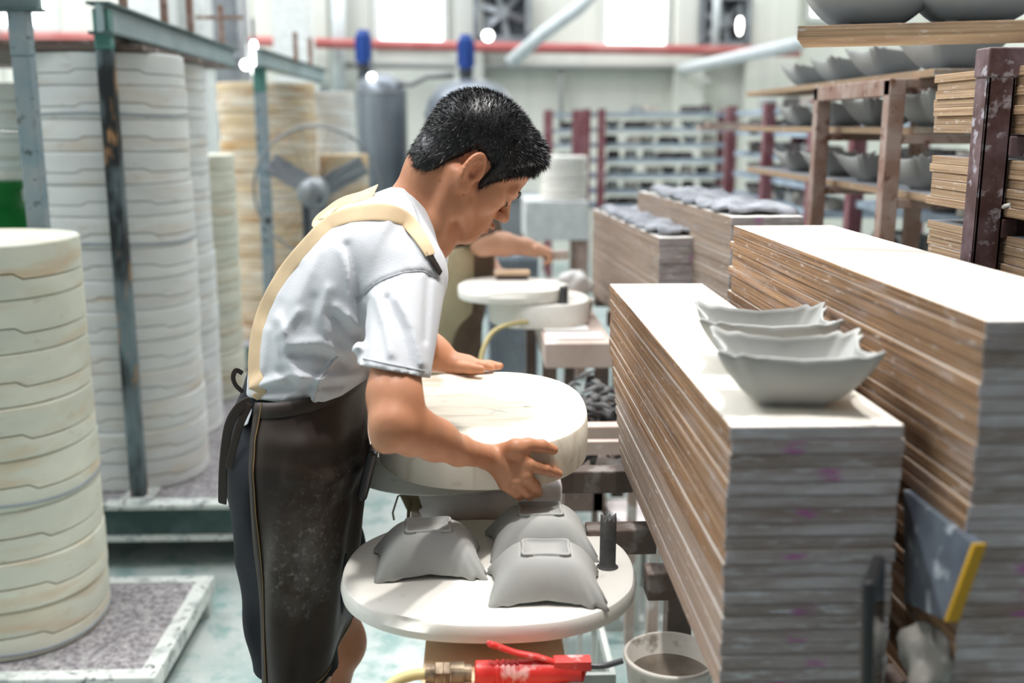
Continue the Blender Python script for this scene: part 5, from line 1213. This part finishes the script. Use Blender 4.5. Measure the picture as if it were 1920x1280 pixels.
# pale mold block and white box behind the worker's face
mold_stack((at(1058, 330, Y=6.0).x, 6.0), 1.02, at(1058, 292, Y=6.0).z, .13, .13, M['plaster_clean'], 'on the white box near the worker\'s face', 'molds on the white box', hh=.09)
a, b = at(985, 378, Y=5.8), at(1104, 378, Y=5.8)
t = thing('white_bench_box', ((a.x + b.x) / 2, 6.05, 0), 'white box on brown legs behind the worker\'s face', 'box')
MB().box2((a.x, 5.8, .80), (b.x, 6.3, 1.018)).build('box', M['white_paint'], t, bevel=.006)
for x in (a.x + .03, b.x - .03):
    for y in (5.84, 6.26): MB().box2((x - .03, y - .03, 0), (x + .03, y + .03, .80)).build('leg', M['rust_pale'], t)
tag(MB().box2((at(940, 400, Y=6.6).x, 6.6, 0), (at(1010, 400, Y=6.6).x, 7.0, .98)).box2((at(938, 400, Y=6.6).x, 6.58, .97), (at(1012, 400, Y=6.6).x, 7.02, 1.0)).build('grey_chest', M['steel'], bevel=.01), 'pale grey chest just in front of the worker\'s nose', 'chest')
# ------------------------------------------------------------------ second bench and its molds
zb2 = at(1022, 644, Y=2.85).z; xl2, xr2 = at(1022, 644, Y=2.85).x, at(1150, 644, Y=2.85).x
t = thing('second_bench', ((xl2 + xr2) / 2, 3.5, 0), 'dusty pale wooden bench in front of the second worker', 'bench')
MB().box2((xl2, 2.85, zb2 - .072), (xr2, 4.1, zb2)).build('beam', M['wood_pale'], t, bevel=.003)
for y in (2.95, 4.0):
    for x in (xl2 + .02, xr2 - .02): MB().box2((x - .02, y - .02, 0), (x + .02, y + .02, zb2 - .072)).build('leg', M['wood_dark'], t)
MB().box2((xl2 + .01, 2.93, .3), (xr2 - .01, 2.97, .36)).build('stretcher', M['wood_dark'], t)
for k, (y0, y1) in enumerate(((2.90, 2.98), (3.02, 3.10))):
    tag(MB().box2((xl2 + .008, y0, zb2 + .0003), (xr2 - .02 - .03 * k, y1, zb2 + .006)).build('plaster_strip', M['cloth_white'], bevel=.002), '%s white plaster strip on the second bench' % ('nearer', 'farther')[k], 'strip', 'strips on the second bench')
c2 = at(1010, 556, z=zb2 + .075); 
tag(slab('plaster_slab', c2.x, c2.y + .0, .155, .17, zb2 + .002, zb2 + .075, M['plaster_clean'], ''), 'lower plaster mold half on the second bench', 'slab')
c3 = at(962, 531, z=zb2 + .118)
tag(slab('plaster_slab', c3.x, c3.y, .17, .17, zb2 + .077, zb2 + .117, M['plaster_clean'], '', chip=lambda th: (.012 * max(0, math.sin(th * 2)), .01 * max(0, math.sin(th * 3)))), 'thin upper mold half overhanging the lower on second bench', 'slab')
p = at(1056, 566, z=zb2 + .077); plug(V(p.x, p.y - .01, zb2 + .0755), .055, .013, 'short dark clay plug on the second bench mold')
def lump(name, c, r, mat, label, cat, seed, amp=.25, n=18, parent=None):
    rnd = random.Random(seed); ks = [(rnd.uniform(2, 6), rnd.uniform(2, 6), rnd.uniform(0, 6), rnd.uniform(.3, 1)) for _ in range(6)]; rows = []
    for i in range(n + 1):
        ph = math.pi * i / n; row = []
        for j in range(2 * n):
            th = math.pi * j / n; q = 1 + amp * sum(a * math.sin(k1 * th * round(1) + k3) * math.sin(k2 * ph + k3) for k1, k2, k3, a in [(round(x[0]), x[1], x[2], x[3]) for x in ks]) / 3 * math.sin(ph)
            row.append(Vector(c) + V(r[0] * q * math.sin(ph) * math.cos(th), r[1] * q * math.sin(ph) * math.sin(th), max(-r[2] * .98, r[2] * q * math.cos(ph))))
        rows.append(row)
    o = MB().grid(rows, closed=True).build(name, mat, parent, smooth=True); return tag(o, label, cat) if label else o
p = at(1078, 540, Y=3.62); lump('crumpled_cloth', (p.x, 3.62, zb2 + .0505), (.06, .055, .05), M['cloth_white'], 'heap of crumpled white cloth at the far end of second bench', 'cloth', 4, .5)
p = at(950, 512, Y=3.62)
t = thing('scrubbing_brush', (c3.x + .01, c3.y + .06, zb2 + .1175), 'wooden brush lying at back of the thin mold half', 'brush')
MB().box((c3.x + .0, c3.y + .09, zb2 + .14), (.115, .035, .016)).build('handle', M['wood'], t, bevel=.006); MB().box((c3.x + .0, c3.y + .09, zb2 + .125), (.10, .028, .014)).build('bristles', M['wood_dark'], t)
p = at(1135, 615, Y=3.05)
t = thing('plastic_tub', (xr2 - .06, 3.25, zb2), 'small white tub with yellow sponge on the second bench', 'tub')
MB().lathe([(.045, .0006), (.055, .05), (.060, .052), (.060, .057), (.052, .057), (.042, .02), (.001, .02)], (xr2 - .065, 3.27, zb2), 8).build('tub', M['bucket'], t); MB().box((xr2 - .065, 3.27, zb2 + .035), (.06, .05, .028)).build('sponge', M['hose'], t, bevel=.006)
t = thing('fettling_knife', (xl2 + .09, 3.17, zb2), 'dark-handled knife lying on the second bench', 'knife'); MB().box((xl2 + .06, 3.16, zb2 + .008), (.07, .018, .014), -.15).build('handle', M['frame_dark'], t, bevel=.003); MB().box((xl2 + .12, 3.15, zb2 + .007), (.07, .02, .002), -.15).build('blade', M['steel'], t)
p0 = [at(900, 690, Y=2.95), at(906, 655, Y=2.97), at(925, 622, Y=3.0), at(960, 607, Y=3.03), at(1005, 603, Y=3.05), V(xl2 + .06, 3.06, zb2 + .012)]
tag(MB().tube(dense(p0[:-1] + [V(xl2 + .10, 3.07, zb2 + .010)], 6), .007, 8).build('bent_hose', M['hose'], smooth=True), 'yellow hose arching off the second bench', 'hose')
tag(MB().box2((xl2 - .42, 3.3, .33), (xl2 - .06, 3.36, .38)).box2((xl2 - .42, 3.3, 0), (xl2 - .37, 3.36, .33)).box2((xl2 - .11, 3.3, 0), (xl2 - .06, 3.36, .33)).build('low_stand', M['wood_dark'], bevel=.003), 'low dark stand beside the second bench', 'stand')
# panel heater-like ribbed cabinet behind the second bench
a, b = at(915, 480, Y=5.2), at(1010, 560, Y=5.2)
t = thing('ribbed_cabinet', ((a.x + b.x) / 2, 5.3, 0), 'pale blue ribbed cabinet behind the second bench', 'cabinet'); MB().box2((a.x, 5.22, 0), (b.x, 5.5, a.z)).build('body', M['shelf_blue'], t)
for k in range(9): x = a.x + (k + .5) / 9 * (b.x - a.x); MB().box2((x - .008, 5.2, .05), (x + .008, 5.22, a.z - .02)).build('rib', M['steel'], t)
# ------------------------------------------------------------------ clay scraps in a crate, white slatted crates
cx0, cx1 = at(1050, 760, Y=2.45).x, at(1195, 760, Y=2.45).x
t = thing('scrap_crate', ((cx0 + cx1) / 2, 2.5, 0), 'pale wooden crate full of dark clay scraps', 'crate')
zc = at(1120, 800, Y=2.32).z
for z in (zc - .11, zc - .03): MB().box2((cx0 - .02, 2.30, z - .032), (cx1 + .04, 2.32, z)).build('slat', M['wood_pale'], t)
MB().box2((cx0 - .02, 2.70, zc - .14), (cx1 + .04, 2.72, zc - .03)).build('slat', M['wood_pale'], t); MB().box2((cx0 - .02, 2.32, zc - .16), (cx1 + .04, 2.70, zc - .145)).build('bottom', M['wood_pale'], t)
for x in (cx0 - .01, cx1 + .03):
    for y in (2.33, 2.69): MB().box2((x - .012, y - .012, 0), (x + .012, y + .012, zc - .03)).build('leg', M['wood_pale'], t)
m = MB(); rnd = random.Random(5)
for k in range(170):
    x, y = rnd.uniform(cx0, cx1 + .01), rnd.uniform(2.34, 2.68); z = zc - .135 + rnd.random() * .13 + .05 * (1 - abs((x - cx0) / (cx1 - cx0) * 2 - 1)); d = V(rnd.uniform(-1, 1), rnd.uniform(-1, 1), rnd.uniform(-.5, .5)).normalized() * rnd.uniform(.02, .045); b_ = V(rnd.uniform(-.01, .01), rnd.uniform(-.01, .01), rnd.uniform(.0, .015))
    m.tube([V(x, y, z) - d, V(x, y, z) + b_, V(x, y, z) + d], [.006, rnd.uniform(.010, .016), .005], 6, flat=.5)
tag(m.build('clay_scraps', M['clay_dark'], smooth=True), 'heap of dark clay scraps in the wooden crate', 'clay scraps', kind='stuff')
def crate(x0, x1, y0, y1, h, label, z0=0.0):
    t = thing('slatted_crate', ((x0 + x1) / 2, (y0 + y1) / 2, z0), label, 'crate', 'white crates on the floor')
    for z in (z0 + .015, z0 + h - .015):
        for a, b in (((x0, y0, z - .015), (x1, y0 + .012, z + .015)), ((x0, y1 - .012, z - .015), (x1, y1, z + .015)), ((x0, y0 + .012, z - .015), (x0 + .012, y1 - .012, z + .015)), ((x1 - .012, y0 + .012, z - .015), (x1, y1 - .012, z + .015))): MB().box2(a, b).build('rim', M['crate'], t)
    MB().box2((x0 + .012, y0 + .012, z0 + .004), (x1 - .012, y1 - .012, z0 + .010)).build('bottom', M['crate'], t)
    n = int((x1 - x0) / .028)
    for k in range(n):
        x = x0 + (k + .5) * (x1 - x0) / n
        for y in (y0 + .005, y1 - .005): MB().box2((x - .006, y - .004, z0 + .03), (x + .006, y + .004, z0 + h - .03)).build('slat', M['crate'], t)
    m = int((y1 - y0) / .04)
    for k in range(m):
        y = y0 + (k + .5) * (y1 - y0) / m
        for x in (x0 + .005, x1 - .005): MB().box2((x - .004, y - .006, z0 + .03), (x + .004, y + .006, z0 + h - .03)).build('slat', M['crate'], t)
ca = at(1090, 1000, z=.24); crate(ca.x + .05, ca.x + .50, 2.76, 3.05, .30, 'white slatted crate on the floor behind the cross rails')
crate(.12, .285, 1.99, 2.26, .30, 'white slatted crate on the floor below the slip pot')
tag(MB().box((ca.x + .27, 2.9, .3065), (.36, .24, .012), .2, ).build('pale_sheet', M['cloth_grey']), 'pale sheet lying on the white floor crate', 'sheet')

# ------------------------------------------------------------------ air gun, slip pot, phone and other small things in front
zg = .690; g0 = at(890, 1262, z=zg + .018); gx = g0.x; gy = g0.y; sc_ = at(1090, 1262, z=zg + .018).x - gx
RX = Matrix.Rotation(math.pi / 2, 3, 'Y'); c0 = V(gx, gy, zg + .0185)
t = thing('air_gun', (gx + sc_ / 2, gy, zg), 'red plastic air gun with dusty trigger on the bench plank', 'air gun')
rg = .0165
prof = [(.012, 0), (rg, .002), (rg, .024)]
for k in range(5): z = .026 + k * .0075; prof += [(rg * .93, z), (rg * .93, z + .0025), (rg * 1.04, z + .003), (rg * 1.04, z + .006)]
prof += [(rg, .066), (rg * .98, .10), (rg * .8, sc_ - .025), (rg * .72, sc_), (.001, sc_)]
MB().lathe(prof, c0, 24, RX).build('handle_body', M['red_plastic'], t, smooth=False, auto=35)
MB().tube(dense([c0 + V(.020, -.004, .044), c0 + V(.028, 0, .040), c0 + V(.055, 0, .029), c0 + V(.085, 0, .022), c0 + V(.11, 0, .013)], 5), [.004] + [.0075] * 19 + [.006], 10, flat=.55).build('trigger', M['red_plastic'], t, smooth=True)
o = MB(); o.box(c0 + V(sc_ - .012, 0, .012), (.05, .02, .014)).tube([c0 + V(sc_ - .035, 0, .004), c0 + V(sc_ - .035, 0, -.012), c0 + V(sc_ + .002, 0, -.012), c0 + V(sc_ + .006, 0, .008)], .004, 8); o.build('nose', M['red_plastic'], t, bevel=.002)
for x0, x1, r in ((-.004, -.014, .012), (-.014, -.032, .0155), (-.033, -.041, .0165), (-.042, -.052, .0165), (-.053, -.066, .0125)):
    MB().lathe([(r, x1), (r, x0), ], c0, 6 if r > .016 else 20, RX).build('fitting', M['brass'], t)
pe = at(1168, 1238, z=zg + .035); pn = c0 + V(sc_ + .004, 0, .008); MB().tube(dense([pn, pn.lerp(pe, .5) + V(0, 0, -.004), pe], 5), .0042, 8).build('nozzle', M['steel_dark'], t, smooth=True)
hz = [c0 + V(-.064, 0, 0), c0 + V(-.085, -.002, -.001), c0 + V(-.11, -.01, -.008), c0 + V(-.135, -.03, -.03), c0 + V(-.15, -.06, -.10), c0 + V(-.14, -.08, -.30), c0 + V(-.10, -.05, -.60), c0 + V(-.05, .0, -.70)]
MB().tube(dense(hz, 6), .0075, 10).build('hose', M['hose'], t, smooth=True)
pc_ = at(1258, 1226, z=.70); rp = .066
t = thing('slip_pot', (pc_.x, pc_.y, .575), 'ivory plastic pot of muddy water beside the air gun', 'pot')
MB().lathe([(.048, .0), (.05, .003), (rp - .002, .118), (rp + .001, .120), (rp + .001, .125), (rp - .002, .127), (rp - .005, .125), (.047, .006), (.001, .006)], (pc_.x, pc_.y, .575), 48).build('wall', M['bucket'], t, smooth=True)
MB().lathe([(.001, .095), (rp - .0085, .095), (rp - .0085, .093), (.001, .093)], (pc_.x, pc_.y, .575), 48).build('muddy_water', M['mud'], t)
t = thing('pot_stool', (pc_.x, pc_.y, 0), 'plain wooden stool carrying the slip pot', 'stool'); MB().box2((pc_.x - .08, pc_.y - .08, .545), (pc_.x + .05, pc_.y + .08, .5745)).build('seat', M['wood_pale'], t, bevel=.003)
for dx in (-.065, .035):
    for dy in (-.065, .065): MB().box2((pc_.x + dx - .012, pc_.y + dy - .012, 0), (pc_.x + dx + .012, pc_.y + dy + .012, .545)).build('leg', M['wood_pale'], t)
ph = at(1640, 1150, Y=.93); Rp = Matrix.Rotation(math.radians(61), 3, 'Z') @ Matrix.Rotation(math.radians(-3), 3, 'X')
t = thing('smartphone', (ph.x, .93, ph.z - .12), 'black smartphone standing upright before the board stack', 'phone')
pcz = V(ph.x, .93, at(1640, 1066, Y=.93).z - .078)
MB().box(pcz, (.074, .012, .156), rot=Rp).build('case', M['black'], t, bevel=.004, seg=3); MB().box(pcz + Rp @ V(0, .0058, 0), (.068, .0008, .148), rot=Rp).build('screen', M['phone_glass'], t)
MB().box(pcz + Rp @ V(0, -.0058, 0), (.068, .0008, .148), rot=Rp).build('back_glass', M['phone_glass'], t)
t = thing('phone_stand', (ph.x, .93, 0), 'black stand holding the smartphone upright', 'stand'); zq = pcz.z - .078
MB().box(V(pcz.x, .93, zq - .006), (.05, .06, .011)).build('clamp', M['black'], t, bevel=.003); MB().tube([V(pcz.x, .93, .02), V(pcz.x, .93, zq - .011)], .008).build('pole', M['black'], t); MB().lathe([(.09, 0), (.09, .015), (.02, .025)], (pcz.x, .93, 0), 24).build('base', M['black'], t)
# stained scraper board wedged between the two stacks
gxm = fl1.x + .19
q = [at(1694, 918, Y=1.09), at(1822, 1018, Y=.93), at(1770, 1162, Y=.93), at(1696, 1128, Y=1.07)]
nq = (q[1] - q[0]).cross(q[3] - q[0]).normalized() * .012
t = thing('stained_board', q[3], 'blue-grey stained board with yellow edge wedged between two stacks', 'board')
MB().add([*q, *[p + nq for p in q]], [(0, 1, 2, 3), (7, 6, 5, 4), (0, 4, 5, 1), (1, 5, 6, 2), (2, 6, 7, 3), (3, 7, 4, 0)]).build('panel', M['slate'], t)
e1, e2 = q[1], q[2]; out_ = ((q[1] - q[0]) + (q[2] - q[3])).normalized() * .007
MB().add([e1, e1 + out_, e2 + out_, e2, e1 + nq, e1 + out_ + nq, e2 + out_ + nq, e2 + nq], [(0, 1, 2, 3), (7, 6, 5, 4), (0, 4, 5, 1), (1, 5, 6, 2), (2, 6, 7, 3), (3, 7, 4, 0)]).build('yellow_edge', M['yellow'], t)
pbg = at(1748, 1235, Y=1.0); lump('plastic_bag', (pbg.x, 1.0, pbg.z - .01), (.026, .05, .045), M['bag'], 'crumpled grey plastic bag stuffed under the stained board', 'bag', 9, .6)
# ------------------------------------------------------------------ the second worker, farther back
M['skin2'] = skin_material('second_skin', srgb(214, 166, 138), srgb(204, 152, 124)); M['brown_cloth'] = two_tone('brown_cloth', srgb(120, 100, 84), srgb(96, 80, 68), 7, rough=.85)
M['beige_apron'] = two_tone('beige_stained_apron', srgb(206, 192, 160), srgb(180, 162, 130), 6, rough=.85)
Y2 = 3.55
w2 = thing('person', (float(PX(830, 640, Y2)[0]), Y2, 0), 'second person in beige apron reaching over the farther bench', 'person')
def P2(px, py, dy=0.0): return PX(px, py, Y2 + dy)
hd = P2(912, 300); pel = P2(842, 560); ch = P2(862, 420); shN, shF = P2(878, 400, -.17), P2(878, 400, .17); elN = P2(905, 455, -.22); wrN = P2(985, 462, -.16)
F2 = Field(np.array([pel[0] - .25, Y2 - .42, 0.0]), np.array([P2(1060, 480)[0] + .05, Y2 + .42, hd[2] + .22]), .0075)
F2.ell(hd + nv((0, 0, .03)), (.10, .078, .10)); F2.ell(hd + nv((.045, 0, -.04)), (.06, .06, .075)); F2.cone(hd + nv((.1, 0, -.02)), hd + nv((.118, 0, -.045)), .01, .012, .01)
F2.cone(hd + nv((-.02, 0, -.05)), P2(872, 375), .055, .06, .02); F2.chain([(P2(872, 385), .09), (ch, .1), (P2(838, 500), .1), (pel, .1)], .03, ys=1.4)
for s, sh in ((-1, shN), (1, shF)):
    F2.cone(P2(872, 390), sh, .06, .05, .03)
F2.chain([(shN, .05), (elN, .042), (P2(945, 458, -.19), .038), (wrN, .027), (P2(1005, 468, -.15), .026)], .015)
for k in range(4): F2.chain([(P2(1008, 464 + k * 3, -.19 + k * .022), .012), (P2(1030, 474 + k * 3, -.19 + k * .022), .010), (P2(1032, 488, -.185 + k * .022), .009), (P2(1022, 493, -.18 + k * .02), .008)], .004)
F2.chain([(P2(998, 462, -.11), .013), (P2(1022, 466, -.10), .011), (P2(1036, 474, -.11), .009)], .006)
F2.chain([(shF, .05), (P2(900, 470, .2), .042), (P2(930, 520, .12), .032), (P2(950, 520, .08), .03)], .015)
for s in (-1, 1):
    F2.chain([(pel + nv((0, .1 * s, -.04)), .085), (nv((pel[0] + .03 * s, Y2 + .1 * s, .48)), .058), (nv((pel[0] - .02, Y2 + .1 * s, .09)), .036)], .02); F2.cone(nv((pel[0] - .04, Y2 + .1 * s, .04)), nv((pel[0] + .13, Y2 + .1 * s, .03)), .035, .027, .02)
v2, f2 = largest(*F2.nets()); np_mesh('body', v2, f2, M['skin2'], w2, 1, np.ones((len(v2), 3), np.float32))
FH2 = Field(hd + nv((-.16, -.14, -.08)), hd + nv((.14, .14, .18)), .008); FH2.ell(hd + nv((-.008, 0, .045)), (.112, .092, .105)); FH2.ell(hd + nv((.09, 0, -.03)), (.07, .1, .08), None, .01, True); FH2.nets(); v_, f_ = largest(*FH2.nets()); np_mesh('hair', v_, f_, M['hair'], w2, 1)
FC = Field(F2.lo, F2.lo + (F2.n - 1) * F2.h, .009)
FC.chain([(P2(868, 390), .105), (P2(872, 430), .118), (P2(852, 490), .124), (pel, .122), (pel + nv((0, 0, -.06)), .118)], .03, ys=1.42)
for sh, e in ((shN, elN), (shF, P2(900, 470, .2))): FC.cone(P2(872, 395), sh, .08, .065, .03); FC.cone(sh, sh * .35 + e * .65, .064, .06, .02)
FC.chain([(P2(880, 440, -.10), .085), (P2(894, 500, -.10), .060)], .03)
v_, f_ = largest(*FC.nets()); np_mesh('shirt', v_, f_, M['brown_cloth'], w2, 2)
FP = Field(F2.lo, np.array([pel[0] + .35, Y2 + .42, pel[2] + .12]), .009)
FP.chain([(pel, .112), (pel + nv((0, 0, -.1)), .115)], .03, ys=1.4)
for s in (-1, 1): FP.chain([(pel + nv((.01, .09 * s, -.08)), .105), (nv((pel[0] + .03 * s, Y2 + .1 * s, .5)), .082), (nv((pel[0] - .02, Y2 + .1 * s, .12)), .06)], .02)
v_, f_ = largest(*FP.nets()); np_mesh('trousers', v_, f_, M['brown_cloth'], w2, 2)
rows = []
for i in range(30):
    w = i / 29; r = []
    for j in range(33):
        q = j / 32; ph_ = math.radians(165 - q * 250); cx = pel[0] - .02 - .05 * w; rx = .135 - .035 * w + .02 * math.sin(w * 3) + .012 * math.sin(ph_ * 6 + w * 5); z = P2(830, 452 + 0 * w)[2] * (1 - w) + .62 * w + .05 * (q - .3)
        r.append(V(cx + rx * math.cos(ph_) + (1 - w) * .03, Y2 - (.235 + .01 * math.sin(ph_ * 5)) * math.sin(ph_), z))
    rows.append(r)
MB().grid(rows).build('apron', M['beige_apron'], w2, smooth=True, solid=.004)
t = thing('wooden_rib', P2(1042, 478, -.16), 'small wooden rib tool held by the second worker', 'tool'); MB().box(P2(1044, 478, -.16), (.075, .022, .03), .1).build('blade', M['wood_pale'], t, bevel=.006)
